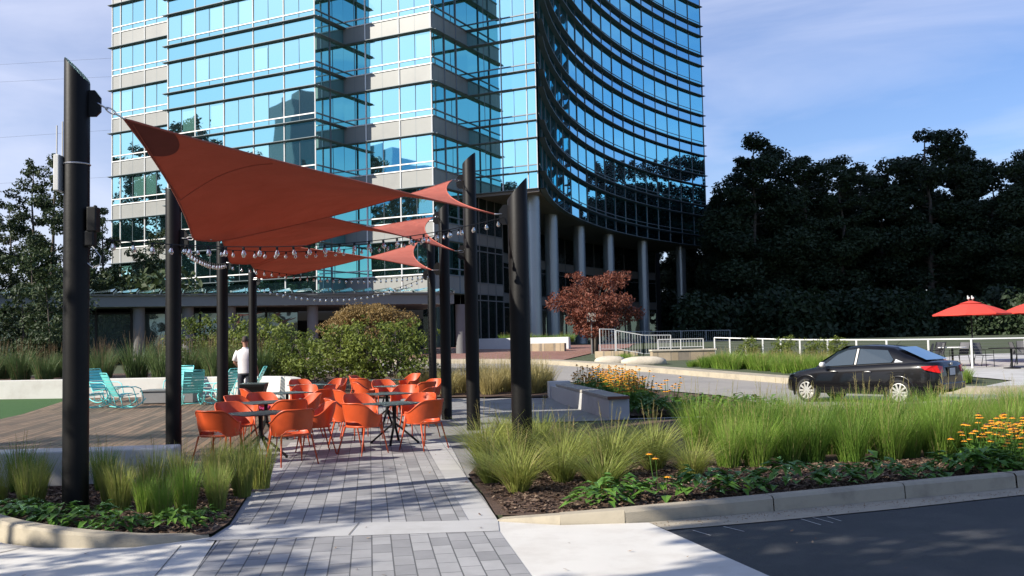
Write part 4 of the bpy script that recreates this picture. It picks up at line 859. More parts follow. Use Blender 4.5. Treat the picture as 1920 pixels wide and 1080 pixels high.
# left bed
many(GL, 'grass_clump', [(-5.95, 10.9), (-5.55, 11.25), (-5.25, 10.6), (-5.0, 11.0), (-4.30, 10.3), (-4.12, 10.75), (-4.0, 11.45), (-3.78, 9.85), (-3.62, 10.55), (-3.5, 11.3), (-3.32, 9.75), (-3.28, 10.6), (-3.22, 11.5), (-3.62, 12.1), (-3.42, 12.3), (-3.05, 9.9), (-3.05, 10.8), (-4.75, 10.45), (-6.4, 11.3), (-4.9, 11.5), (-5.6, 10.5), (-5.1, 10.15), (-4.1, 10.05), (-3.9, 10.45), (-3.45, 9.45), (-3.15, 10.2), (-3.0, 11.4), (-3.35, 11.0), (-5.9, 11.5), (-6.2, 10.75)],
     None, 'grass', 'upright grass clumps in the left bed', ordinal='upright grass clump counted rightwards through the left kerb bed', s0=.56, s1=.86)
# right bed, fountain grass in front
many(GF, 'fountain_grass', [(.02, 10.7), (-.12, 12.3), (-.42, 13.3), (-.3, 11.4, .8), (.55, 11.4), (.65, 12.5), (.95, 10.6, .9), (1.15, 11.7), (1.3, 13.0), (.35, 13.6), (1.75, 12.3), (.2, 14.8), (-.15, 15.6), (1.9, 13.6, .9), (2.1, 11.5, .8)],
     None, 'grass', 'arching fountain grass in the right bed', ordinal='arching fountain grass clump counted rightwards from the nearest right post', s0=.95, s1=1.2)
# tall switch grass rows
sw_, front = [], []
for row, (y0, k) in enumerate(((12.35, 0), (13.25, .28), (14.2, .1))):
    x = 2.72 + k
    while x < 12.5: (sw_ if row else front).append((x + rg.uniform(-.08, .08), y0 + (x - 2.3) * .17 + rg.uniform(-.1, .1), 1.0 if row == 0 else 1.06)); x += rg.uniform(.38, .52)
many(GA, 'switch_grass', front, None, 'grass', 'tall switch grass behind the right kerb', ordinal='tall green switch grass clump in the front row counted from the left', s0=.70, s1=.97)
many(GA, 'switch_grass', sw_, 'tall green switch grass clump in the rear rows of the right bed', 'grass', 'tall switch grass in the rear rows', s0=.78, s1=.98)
many(GD, 'bed_grass', [(-25 + i * .62 + rg.uniform(-.2, .2), 32.6 + (i % 3) * .8 + rg.uniform(-.2, .2) - max(0, (i - 22)) * .12) for i in range(28)], 'tall dark bed grass behind the pale retaining wall', 'grass', 'tall grass behind the retaining wall', z=.42, s0=.85, s1=1.15)
many(GT, 'tan_grass', [(-3.2 + i * .42 + rg.uniform(-.12, .12), 28.9 + (i % 3) * .75 + rg.uniform(-.2, .2)) for i in range(11)] + [(.3, 30.0), (.75, 29.2), (-1.2, 31.6), (-.3, 31.3), (.5, 31.2), (-2.2, 31.8), (-3.0, 32)], 'tan seed-headed grass clump behind the right posts', 'grass', 'tan grasses behind the right posts', s0=.8, s1=1.1)
vs_ = []
while len(vs_) < 120:
    a, b_ = rg.random(), rg.random(); p = Vector((4.4, 44.0)).lerp(Vector((12.2, 31.0)), a) + Vector((1.9, 2.2)) * b_
    if p.y > 40.6 and p.x > 5.4: continue
    vs_.append((p.x, p.y, .62 if p.y > 39 else 1.0))
many(GV, 'verge_grass', vs_, 'bushy green grass clump on the verge across the drive', 'grass', 'grass clumps on the far verge', z=0, s0=.75, s1=1.1)
many(GV, 'verge_grass', [(13.4 + rg.uniform(-.5, .9), 29.6 + i * .33) for i in range(12)], 'bright green grass clump between the car and the terrace', 'grass', 'grass clumps behind the car', z=0, s0=.7, s1=1.0)
many(GV, 'verge_grass', [(-.6 + i * .45, 60.6 - i * .25) for i in range(10)], 'small grass tuft growing in the white planter below the columns', 'grass', 'grass tufts in the white planter', z=.4, s0=.7, s1=1.0)
def chips(name, poly, n, seed):
    q = random.Random(seed); b = MB(); xs = [p[0] for p in poly]; ys = [p[1] for p in poly]; k = 0
    def inside(x, y):
        c = False
        for i in range(len(poly)):
            (x0, y0), (x1, y1) = poly[i], poly[i - 1]
            if (y0 > y) != (y1 > y) and x < (x1 - x0) * (y - y0) / (y1 - y0) + x0: c = not c
        return c
    while k < n:
        x, y = q.uniform(min(xs), max(xs)), q.uniform(min(ys), max(ys))
        if not inside(x, y): continue
        k += 1; a = q.uniform(0, PI); L = q.uniform(.012, .045); w = q.uniform(.004, .011); d = Vector((math.cos(a), math.sin(a), q.uniform(-.35, .35))) * L; s_ = Vector((-math.sin(a), math.cos(a), q.uniform(-.5, .5))) * w; c = Vector((x, y, .036 + q.random() * .014)); mi = q.choice((0, 0, 0, 1, 2))
        b.add([c - d - s_, c + d - s_, c + d + s_, c - d + s_, c - d * .8 - s_ - Vector((0, 0, .008)), c + d * .8 - s_ - Vector((0, 0, .008))], [(0, 1, 2, 3), (4, 5, 1, 0)], mi)
    tag(b.build(name, [M['mulch'], M['chip'], M['chip2']]), kind='stuff')
M['chip'] = simple('brown_wood_chip', (.16, .10, .066), .95, var=.4, scale=8); M['chip2'] = simple('pale_wood_chip', (.30, .21, .14), .95, var=.4, scale=8)
chips('wood_chips', [(-2.8, 8.85), (-3.3, 8.6), (-4.15, 8.7), (-4.57, 8.95), (-6.2, 10.5), (-7, 11.4), (-4.3, 12.2), (-3.3, 12.1), (-2.8, 9.25)], 9000, 1)
chips('wood_chips', [(-.1, 9.4), (1.0, 9.2), (2.5, 9.65), (4.0, 10.2), (5.42, 10.7), (7.5, 11.4), (7, 13), (3, 12.6), (-.3, 13.6), (-.55, 12.2), (-.3, 10.69)], 15000, 2)
q_ = random.Random(44); b = MB()
for i in range(150):
    x, y = q_.uniform(-4, 6), q_.uniform(5.5, 15)
    if x < -2.6 and y > 8.3: continue
    if x > -.2 and y > 8.6: continue
    a = q_.uniform(0, 6.28); L = q_.uniform(.012, .03); d = Vector((math.cos(a), math.sin(a), .15)) * L; e = Vector((-math.sin(a), math.cos(a), .1)) * L * .45; c = Vector((x, y, .008))
    b.add([c - d, c + e, c + d + Vector((0, 0, .006)), c - e], [(0, 1, 2, 3)], q_.choice((0, 0, 1)))
tag(b.build('fallen_leaves', [M['chip2'], M['chip']]), kind='stuff')
b = MB()
for i in range(700):
    t_ = q_.random(); p = Vector((1.2, 8.97)).lerp(Vector((7.5, 11.05)), t_) + Vector((.32, -.95)) * (abs(q_.gauss(0, .13)) + .02); r_ = q_.uniform(.003, .009)
    b.add([(p.x + r_, p.y, .0), (p.x - r_ * .5, p.y + r_, .0), (p.x - r_ * .6, p.y - r_ * .8, .0), (p.x, p.y, r_)], [(0, 1, 3), (1, 2, 3), (2, 0, 3)], q_.choice((0, 0, 1)))
tag(b.build('gutter_grit', [M['chip2'], M['kerb']]), kind='stuff')
# broad-leaved perennials along the kerb
def perennial_mesh(name, seed, n=46, size=.2, flowers=0):
    q = random.Random(seed); b = MB(); tint = []
    for i in range(n):
        a = q.uniform(0, 2 * PI); r = size * math.sqrt(q.random()); z = .05 + (1 - (r / size) ** 2) * size * .75 * q.uniform(.6, 1.1); L = q.uniform(.10, .17); w = L * q.uniform(.22, .32)
        d = Vector((math.cos(a + q.uniform(-.5, .5)), math.sin(a + q.uniform(-.5, .5)), q.uniform(-.25, .5))).normalized(); s = d.cross(Vector((0, 0, 1))).normalized(); u_ = s.cross(d); c = Vector((r * math.cos(a), r * math.sin(a), z)); tn = q.uniform(0, .9)
        b.add([c, c + d * L * .4 - s * w + u_ * .012, c + d * L * .45 + u_ * -.004, c + d * L * .4 + s * w + u_ * .012, c + d * L - Vector((0, 0, L * .25))], [(0, 2, 1), (0, 3, 2), (1, 2, 4), (2, 3, 4)]); tint += [tn] * 5
    for i in range(flowers):
        a = q.uniform(0, 2 * PI); r = size * .8 * math.sqrt(q.random()); h = size * q.uniform(1.1, 2.1); c = Vector((r * math.cos(a) * 1.2, r * math.sin(a) * 1.2, h)); n0 = len(b.v)
        b.tube([(r * math.cos(a) * .6, r * math.sin(a) * .6, .05), c - Vector((0, 0, .01))], .003, 4, 0, cap=False)
        for k in range(9):
            t0 = 2 * PI * k / 9; e = Vector((math.cos(t0), math.sin(t0), -.35)); f = Vector((-math.sin(t0), math.cos(t0), 0)); R_ = .041
            b.add([c + f * .004, c + e * R_ * .6 + f * .011, c + e * R_, c + e * R_ * .6 - f * .011, c - f * .004], [(0, 1, 2, 3, 4)], 1)
        b.lathe(c - Vector((0, 0, .006)), [(.012, 0), (.013, .008), (.006, .017)], 8, 2); tint += [q.uniform(.2, .8)] * (len(b.v) - n0)
    me = b.mesh(name, [M['leaf_p'], M['petal'], M['cone']]); set_tint(me, tint); return me
PM = [perennial_mesh('perennial', s, 60, .22) for s in (1, 2, 3)]; PF = [perennial_mesh('flowering_perennial', s, 60, .26, f) for s, f in ((4, 12), (5, 16), (6, 20))]; PF2 = [perennial_mesh('flowering_perennial', 9, 40, .2, 3)]
many(PM, 'perennial', [(-5.35, 9.75), (-4.75, 9.35), (-4.35, 9.25), (-3.95, 9.1), (-3.62, 8.85), (-3.15, 8.95), (-4.95, 9.85, .8), (-5.9, 10.25), (-2.98, 9.3, .7)], None, 'plant', 'leafy perennials along the left kerb', ordinal='low leafy perennial counted rightwards along the left kerb', s0=.85, s1=1.1)
many(PM, 'perennial', [(.82, 9.65), (1.05, 10.0), (1.95, 10.2), (2.35, 10.25), (2.95, 10.55), (3.5, 10.7), (4.1, 10.9), (4.62, 10.95, .8), (5.1, 11.2), (5.45, 11.3)], None, 'plant', 'leafy perennials along the right kerb', ordinal='low leafy perennial counted rightwards along the right kerb', s0=1.05, s1=1.5)
many(PF2, 'flowering_perennial', [(1.5, 10.1)], 'dark leafy perennial with three orange blooms near the right post', 'plant', None, s0=1.1, s1=1.1)
many(PF, 'flowering_perennial', [(5.55, 11.65), (5.9, 11.35), (6.25, 11.6), (6.6, 11.9), (6.95, 11.75), (6.5, 12.5), (7.2, 12.3), (7.6, 12.1), (8.1, 12.3), (5.75, 11.9), (6.05, 11.9), (6.35, 12.15), (6.75, 12.2), (6.15, 12.3)], None, 'plant', 'orange coneflowers at the right edge', ordinal='orange-flowered perennial counted rightwards at the right edge of the bed', s0=1.0, s1=1.25)
many([PF[2], PF[1]], 'flowering_perennial', [(2.9 + rg.uniform(-.4, .6), 21.4 + i * .42 + rg.uniform(-.2, .2)) for i in range(20)] + [(2.2 + rg.uniform(-.3, .5), 25 + i * .6) for i in range(8)], 'orange-yellow coneflower plant behind the timber-topped bench', 'plant', 'orange coneflowers behind the bench', s0=1.3, s1=1.7)
many(PM, 'perennial', [(3.0 + i * .3 + rg.uniform(-.1, .1), 21.2 + (i % 3) * .5 + i * .05) for i in range(10)], 'low bright green leafy plant at the foot of the coneflower bed', 'plant', 'green plants right of the bench', s0=1.2, s1=1.6)

# ------------------------------------------------------------------ shrubs and trees
def crown_mesh(name, seed, clumps, leaf, per, m, squash=.8, droopy=0.0, fill=.35):
    """clumps: (centre, radius); leaves are small folded blades spread through the clumps"""
    q = random.Random(seed); b = MB(); tint = []
    for c, r in clumps:
        c = Vector(c); tn0 = q.uniform(0, .5)
        for i in range(int(per * r * r)):
            while True:
                d = Vector((q.uniform(-1, 1), q.uniform(-1, 1), q.uniform(-1, 1)))
                if .05 < d.length < 1: break
            d.normalize(); k = (fill + (1 - fill) * q.random()) ** .5 * q.uniform(.8, 1.12); p = c + Vector((d.x * r * k, d.y * r * k, d.z * r * squash * k))
            nd = (d * .5 + Vector((q.uniform(-1, 1), q.uniform(-1, 1), q.uniform(-.2, 1)))).normalized(); e = nd.cross(Vector((q.uniform(-1, 1), q.uniform(-1, 1), q.uniform(-1, 1)))); e.normalize(); f = nd.cross(e); L = leaf * q.uniform(.6, 1.4)
            e = (e + Vector((0, 0, -droopy))).normalized(); tt = tn0 + q.uniform(0, .45)
            b.add([p - e * L * .5, p + f * L * .28 + nd * L * .06, p + e * L * .5, p - f * L * .28 + nd * L * .06], [(0, 1, 2, 3)]); tint += [tt] * 4
    me = b.mesh(name, m); set_tint(me, tint); return me
def limbs(seed, h, r, n, spread, start, lean=.0, ntr=1):
    """tapered trunk and limbs; returns builder and limb tips"""
    q = random.Random(seed); b = MB(); tips = []
    for t_ in range(ntr):
        a0 = 2 * PI * t_ / max(1, ntr); off = Vector((math.cos(a0), math.sin(a0), 0)) * (r * 1.2 if ntr > 1 else 0)
        pts = [off + Vector((0, 0, -.1))]; x = Vector((q.uniform(-1, 1), q.uniform(-1, 1), 0)) * lean * h
        if ntr > 1: x += Vector((math.cos(a0), math.sin(a0), 0)) * h * .25
        for j in range(1, 7): s = j / 6; pts.append(off + Vector((x.x * s * s + q.uniform(-1, 1) * .012 * h, x.y * s * s + q.uniform(-1, 1) * .012 * h, h * s)))
        b.tube(pts, [r * (1 - .88 * j / 6) for j in range(7)], 9)
        for i in range(n):
            s = start + (1 - start) * (i + q.random()) / n; fi = s * 6; j = min(5, int(fi)); p = pts[j].lerp(pts[j + 1], fi - j); a = q.uniform(0, 2 * PI); L = spread * (1 - .6 * (s - start) / (1 - start + 1e-6)) * q.uniform(.6, 1.1)
            e = p + Vector((math.cos(a) * L, math.sin(a) * L, L * q.uniform(.15, .6))); mid_ = p.lerp(e, .5) + Vector((0, 0, -.04 * L)); rr_ = r * (1 - .85 * s) * .55
            b.tube([p, mid_, e], [rr_, rr_ * .6, rr_ * .2], 6); tips += [(e, L), (mid_, L * .8)]
        tips.append((pts[-1], spread * .5))
    return b, tips
def tree_kind(seed, h, r, n, spread, start, leaf, per, m, cl=.42, ntr=1, squash=.75, extra=0, lean=.03, flat=None, fill=.35):
    b, tips = limbs(seed, h, r, n, spread, start, lean, ntr); q = random.Random(seed + 99); cl_ = [(p, max(.12 * spread, cl * L)) for p, L in tips]
    for i in range(extra):
        a = q.uniform(0, 2 * PI); z = h * (start + (1 - start) * q.random()); k = spread * q.uniform(.3, .85); cl_.append(((k * math.cos(a), k * math.sin(a), z), spread * q.uniform(.2, .36)))
    if flat: cl_ = [(flat(Vector(p)), r_) for p, r_ in cl_]
    return b.mesh('trunk', M['bark'], smooth=True), crown_mesh('crown', seed, cl_, leaf, per, m, squash, fill=fill)
def plant_tree(kind, name, label, cat, loc, rz, s, group=None):
    t = thing(name, label, cat, loc, rz, group); t.scale = (s, s, s) if not isinstance(s, tuple) else s
    for nm, me in (('trunk', kind[0]), ('crown', kind[1])): o = bpy.data.objects.new(nm, me); COL.objects.link(o); o.parent = t
    return t
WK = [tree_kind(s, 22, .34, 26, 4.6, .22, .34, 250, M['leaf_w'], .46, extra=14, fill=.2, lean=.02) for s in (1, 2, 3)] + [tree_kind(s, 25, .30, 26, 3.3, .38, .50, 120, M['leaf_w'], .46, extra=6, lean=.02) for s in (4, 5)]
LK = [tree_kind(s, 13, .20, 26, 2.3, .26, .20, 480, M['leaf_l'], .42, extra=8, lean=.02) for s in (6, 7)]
BK = [tree_kind(s, 6, .12, 16, 2.4, .12, .24, 240, M['leaf_l'], .55, extra=12) for s in (8,)]
wr = random.Random(12)
# woods right of the tower, front row then back rows
fr_ = []
for i in range(17):
    px_ = 1350 + i * 40 + wr.uniform(-12, 12); Y = 116 + wr.uniform(-5, 5) + (8 if i % 2 else 0) - max(0, i - 12) * 1.5; hh = (19.5, 23.0, 26.2, 27.4, 24.2, 25.4, 22.4, 23.6, 22.0, 25.6, 27.0, 24.4, 25.4, 22.6, 24.6, 23.0, 25.0)[i]
    fr_.append(((px_ - 960) / 1800 * Y, Y, hh))
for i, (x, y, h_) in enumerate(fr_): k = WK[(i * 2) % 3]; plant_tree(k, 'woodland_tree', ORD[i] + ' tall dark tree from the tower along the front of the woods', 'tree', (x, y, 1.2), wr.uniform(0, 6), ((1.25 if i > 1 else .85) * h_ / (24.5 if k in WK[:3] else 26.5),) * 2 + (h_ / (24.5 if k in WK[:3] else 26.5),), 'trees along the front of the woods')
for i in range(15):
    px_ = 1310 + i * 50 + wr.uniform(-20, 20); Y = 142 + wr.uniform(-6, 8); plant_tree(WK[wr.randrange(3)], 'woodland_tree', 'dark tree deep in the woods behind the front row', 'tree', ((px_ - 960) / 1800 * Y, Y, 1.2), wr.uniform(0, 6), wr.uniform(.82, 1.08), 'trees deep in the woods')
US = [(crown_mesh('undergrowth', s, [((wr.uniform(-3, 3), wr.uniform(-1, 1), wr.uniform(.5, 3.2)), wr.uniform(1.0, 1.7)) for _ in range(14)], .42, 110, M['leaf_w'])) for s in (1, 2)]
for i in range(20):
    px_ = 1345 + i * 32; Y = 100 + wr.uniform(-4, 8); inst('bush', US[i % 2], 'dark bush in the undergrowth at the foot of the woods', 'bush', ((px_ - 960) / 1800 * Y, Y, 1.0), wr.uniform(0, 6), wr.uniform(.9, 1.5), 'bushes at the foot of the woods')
# trees continuing to the right of the picture; the curved wing mirrors them
for i in range(16):
    a = R(62 - i * 4.2); Rr = 96 + wr.uniform(-8, 12); plant_tree(WK[i % 3], 'woodland_tree', 'dark tree of the woods continuing past the right edge, mirrored in the curved wing', 'tree', (24 + Rr * math.cos(a) * .95, 62 + Rr * math.sin(a) * .72, 1.0), wr.uniform(0, 6), wr.uniform(.8, 1.05), 'trees past the right edge')
# trees on the left
for i, (x, y, h_) in enumerate(sorted(((-33.5, 60, 12.0), (-31.0, 62, 12.8), (-28.9, 60, 12.8), (-27.2, 64, 10.2), (-34.5, 66, 11.0), (-29.8, 68, 9.6), (-25.6, 70, 9.2), (-37, 60, 13.0)), key=lambda p: p[0] / p[1])):
    plant_tree(LK[i % 2], 'pine_tree', ORD[i] + ' slender pine from the left beyond the canopy pavilion', 'tree', (x, y, 1.2), wr.uniform(0, 6), h_ / 13.6, 'slender trees left of the tower')
for i, (x, y, h_) in enumerate(((-24.4, 63, 7.4), (-32, 56, 6.6), (-28.5, 57, 7.0), (-36, 55, 7.0), (-26.3, 58.5, 6.2))):
    plant_tree(BK[0], 'small_tree', ('bushy tree touching the lower left corner of the tower', 'dark bushy tree at the left edge behind the pavilion roof', 'bushy tree behind the pavilion left of the nearest post', 'bushy tree beyond the left edge behind the pavilion', 'bushy tree between the left pines and the tower, behind the nearest post')[i], 'tree', (x, y, 1.2), wr.uniform(0, 6), h_ / 6.8)
UL = [crown_mesh('undergrowth', s, [((wr.uniform(-3, 3), wr.uniform(-1, 1), wr.uniform(.4, 2.6)), wr.uniform(.9, 1.4)) for _ in range(13)], .28, 170, M['leaf_l']) for s in (11, 12)]
for i in range(9): inst('bush', UL[i % 2], 'dark bush in the thicket behind the pavilion at the left', 'bush', (-39 + i * 1.9, 57.5 + (i % 3) * 1.5, 1.1), i * 1.1, 1.15 + .25 * (i % 3), 'bushes behind the pavilion')
plant_tree(BK[0], 'small_tree', 'big dark shrub-like tree at the left edge in front of the pavilion', 'tree', (-17.6, 36.5, .4), 1.0, .62)
plant_tree(BK[0], 'small_tree', 'dark bushy tree hanging over the retaining wall at the left edge', 'tree', (-19.6, 38.5, .4), 2.2, .62)
for i, (x, y) in enumerate(((21, 146), (25.5, 143), (29, 148), (17, 150), (33, 141))):
    plant_tree(WK[i % 3], 'woodland_tree', 'dark tree of the woods seen behind the tower columns', 'tree', (x, y, 1.2), wr.uniform(0, 6), .85, 'trees behind the tower columns')
HK = tree_kind(77, 10.5, .2, 24, 2.3, .60, .30, 230, M['leaf_l'], .55, extra=10)
for i, (x, y) in enumerate(((21.5, 133), (24, 134.5), (19.5, 137), (22.5, 137), (27, 134))): inst('bush', US[i % 2], 'dark bush glimpsed between the last tower columns', 'bush', (x, y, 1.0), i, 1.9, 'bushes behind the tower columns')
HS = tree_kind(78, 10, .16, 18, 3.0, .4, .26, 95, M['leaf_l'], .42, extra=5)
for x, y, s_ in ((-11.6, 4.9, .74), (-13.8, 7.4, .78)): plant_tree(HS, 'added_shade_tree', 'thin tree added out of view west of the camera to dapple the path', 'tree', (x, y, 0), wr.uniform(0, 6), s_, 'thin trees added out of view for dapple')  # unseen sparse crowns put in to dapple the path
# unseen shade trees added to dapple the plaza; last row mirrors in the lower storeys
for i, (x, y, h_) in enumerate(((-19, 6.5, 11.0), (-24, 10, 12), (-38, 32, 13), (-12.4, -1.0, 9.5), (-13.0, -5.5, 9.0), (-10.5, -10, 9.5), (-41, 42, 13), (-30, 3, 13))):
    plant_tree(LK[i % 2] if i % 3 else BK[0], 'added_shade_tree', 'shade tree added out of view west of the plaza', 'tree', (x, y, 0), wr.uniform(0, 6), h_ / (13.6 if i % 3 else 6.8), 'shade trees added out of view in the west')
for x, y, s_ in ((-7.3, 2.6, .97), (-15.5, -2.2, .85)):  # unseen broad crowns added to throw shade on kerb, asphalt and paving
    plant_tree(HK, 'added_shade_tree', 'broad tree added out of view west of the camera to cast shade', 'tree', (x, y, 0), wr.uniform(0, 6), s_, 'broad trees added out of view for shade')
for i in range(9):
    plant_tree(WK[i % 3], 'woodland_tree', 'tall tree west of the tower mirrored in its lower windows', 'tree', (-66 - (i % 3) * 7 + wr.uniform(-2, 2), 26 + i * 6.5, 0.5), wr.uniform(0, 6), wr.uniform(1.12, 1.3), 'trees mirrored in the lower windows')
b = MB(); b.prism([(-166, -6), (-157, -6), (-157, 10), (-166, 10)], 0, 60); b.prism([(-164, 1), (-159, 1), (-159, 7), (-164, 7)], 60, 63)
ot = b.build('office_tower', M['gld']); tag(ot, 'distant dark office tower mirrored in the stepped glass front', 'office tower')
b = MB(); b.prism([(-146, -14), (-135, -14), (-135, 2), (-146, 2)], 0, 43); b.prism([(-145, -2), (-137, -2), (-137, 1), (-145, 1)], 43, 47); ot = b.build('office_block', M['glc2']); tag(ot, 'lower blue office block mirrored in the middle bay of the tower', 'office block')
# shrubs behind the plaza
SH = [tree_kind(s, 1.6, .035, 12, 1.0, .16, .092, 780, M['leaf_s'], .30, ntr=4, extra=5, fill=.1) for s in (1, 2, 3)]
for i, (x, y, s, lab) in enumerate(((-5.6, 30.8, 1.25, 'leafy green shrub left of the middle of the plaza shrubs'), (-4.5, 30.2, 1.32, 'leafy green shrub in the middle of the plaza shrubs below the bronze maple'), (-3.6, 29.9, 1.3, 'leafy green shrub nearest the farthest right post'), (-6.8, 31.8, 1.0, 'leafy green shrub behind the end of the retaining wall'), (-7.8, 33.0, 1.15, 'sunlit leafy shrub right of the man in white'), (-8.9, 34.2, 1.4, 'sunlit leafy shrub directly behind the man in white'), (-11.8, 36.2, 1.45, 'small airy sunlit tree between the second and third left posts'), (-10.3, 35.2, 1.15, 'leafy shrub behind the third left post'))):
    plant_tree(SH[i % 3], 'shrub', lab, 'shrub', (x, y, gz(y)), wr.uniform(0, 6), s)
LT = tree_kind(21, 1.7, .09, 26, 2.1, .35, .075, 900, M['leaf_t'], .34, squash=.45, extra=26, flat=lambda p: Vector((p.x, p.y, 2.05 - .17 * (p.x ** 2 + p.y ** 2) + .12 * math.sin(p.x * 5))))
plant_tree(LT, 'laceleaf_maple', 'domed bronze laceleaf maple rising behind the green shrubs', 'tree', (-5.75, 38.5, .45), .4, (.95, .95, 1.28))
MK = tree_kind(31, 3.2, .085, 16, 2.0, .22, .125, 470, M['leaf_m'], .36, ntr=4, squash=.5, extra=16)
plant_tree(MK, 'maple_tree', 'spreading dark red maple with several stems in front of the tower columns', 'tree', (4.45, 52.6, .95), 2.0, (1.12, 1.12, 1.26))
for i, (x, y) in enumerate(((10.2, 41.5), (11.3, 39.8), (12.2, 38.6), (12.8, 38.0))):
    inst('shrub', SH[i % 3][1], ('first', 'second', 'third', 'fourth')[i] + ' yellow-green shrub growing through the cable railing left of the car roof', 'shrub', (x, y, gz(y)), i * 1.3, .62 + .05 * (i % 2), 'shrubs along the cable railing')

# ------------------------------------------------------------------ terrace furniture
def umbrella(x, y, z, label, rz, rim=1.42):
    t = thing('umbrella', label, 'umbrella', (x, y, z), rz, 'red umbrellas on the terrace'); n = 8; b = MB()
    ring = lambda r, h, sg=.0: [(r * math.cos(2 * PI * (j / 4) / n) * (1 - sg * (j % 4 != 0)), r * math.sin(2 * PI * (j / 4) / n) * (1 - sg * (j % 4 != 0)), h - sg * .4 * (j % 4 != 0)) for j in range(n * 4)]
    b.grid([ring(rim, 2.02, .03), ring(rim * .6, 2.26, .01), ring(.18, 2.48)], closed=True); b.grid([ring(rim, 1.97, .03), ring(rim, 2.02, .03)], closed=True); b.build('canopy', M['umbrella'], t)
    b = MB(); b.grid([ring(.42, 2.43), ring(.05, 2.54)], closed=True); b.build('vent', M['umbrella'], t)
    b = MB(); b.tube([(0, 0, .02), (0, 0, 2.56)], .024, 10); b.lathe((0, 0, 0), [(.26, 0), (.25, .05), (.05, .08), (.04, .3)], 18); b.build('pole', M['black'], t)
    b = MB()
    for j in range(n): q = 2 * PI * j / n; b.tube([(rim * .98 * math.cos(q), rim * .98 * math.sin(q), 1.99), (.1 * math.cos(q), .1 * math.sin(q), 2.42)], .008, 5)
    b.build('ribs', M['black'], t); return t
umbrella(17.95, 37.6, .36, 'red patio umbrella fully in view above the car', .2); umbrella(20.85, 37.9, .40, 'red patio umbrella cut off by the right edge', .5)
for i, (dx, c) in enumerate(((-.10, 0), (.06, 1))):
    b = MB(); rock(b, (0, 0, .06), (.045, .07, .05), 5 + i); b.lathe((0, .055, .10), [(.012, 0), (.028, .02), (.026, .05), (.01, .065)], 10); b.tube([(0, .085, .135), (0, .12, .13)], [.008, .001], 5); b.tube([(-.01, 0, .02), (-.01, 0, -.03)], .004, 4); b.tube([(.012, 0, .02), (.012, 0, -.03)], .004, 4)
    bd = b.build('bird', M['white'], None, (17.95 + dx, 37.55, 2.935), smooth=True); tag(bd, ('left', 'right')[i] + ' one of two small pale birds perched on the umbrella top', 'bird')
def patio_chair():
    t = thing('patio_chair', 'x', 'chair', (0, -36, 0)); b = MB(); b.box((0, 0, .43), (.46, .46, .02)); b.build('seat', M['black'], t, bevel=.01)
    b = MB(); rows = [[(x, -.22 - .10 * s + .05 * (1 - (2 * x / .46) ** 2) * -1, .46 + .45 * s) for x in (-.23, -.1, 0, .1, .23)] for s in (0, .5, 1)]; b.grid(rows); b.build('backrest', M['mesh'], t)
    for sx in (-1, 1):
        b = MB(); b.tube([(sx * .24, .23, 0), (sx * .24, .22, .62), (sx * .24, -.25, .66), (sx * .24, -.33, .92)], .012, 6); b.build('arm', M['black'], t); b = MB(); b.tube([(sx * .24, -.3, 0), (sx * .24, -.2, .44)], .012, 6); b.build('leg', M['black'], t)
    return t
M['mesh'] = simple('grey_mesh_sling', (.10, .10, .105), .7)
PC = patio_chair(); fst = True
for x, y, a, lab in ((15.35, 36.0, 60, 'grey mesh patio chair nearest the car boot'), (15.9, 36.3, 75, 'grey mesh patio chair second from the car boot'), (16.9, 36.5, 110, 'grey mesh patio chair just right of the umbrella pole'), (17.6, 36.0, -150, 'grey mesh patio chair tilted against the patio table'), (18.9, 35.9, -100, 'grey mesh patio chair at the right edge'), (16.3, 37.2, 20, 'grey mesh patio chair behind the umbrella pole'), (19.4, 36.6, 150, 'grey mesh patio chair behind the right patio table')):
    if fst: PC.location = (x, y, gz(y)); PC.rotation_euler = (0, 0, R(a)); PC['label'] = lab; PC['group'] = 'mesh chairs on the terrace'; fst = False
    else: dup(PC, (x, y, gz(y)), R(a), lab, 'mesh chairs on the terrace')
for x, y, r_, lab in ((18.1, 35.0, .75, 'round black patio table at the right edge of the terrace'), (16.6, 36.4, .5, 'small round pale patio table under the red umbrella')):
    t = thing('patio_table', lab, 'table', (x, y, gz(y))); b = MB(); b.lathe((0, 0, .72), [(r_, 0), (r_, .03)], 28); b.build('tabletop', M['black'] if r_ > .6 else M['alu'], t)
    b = MB(); b.tube([(0, 0, .02), (0, 0, .72)], .04, 10); b.lathe((0, 0, 0), [(.3, 0), (.28, .03), (.05, .05)], 18); b.build('base', M['black'], t)

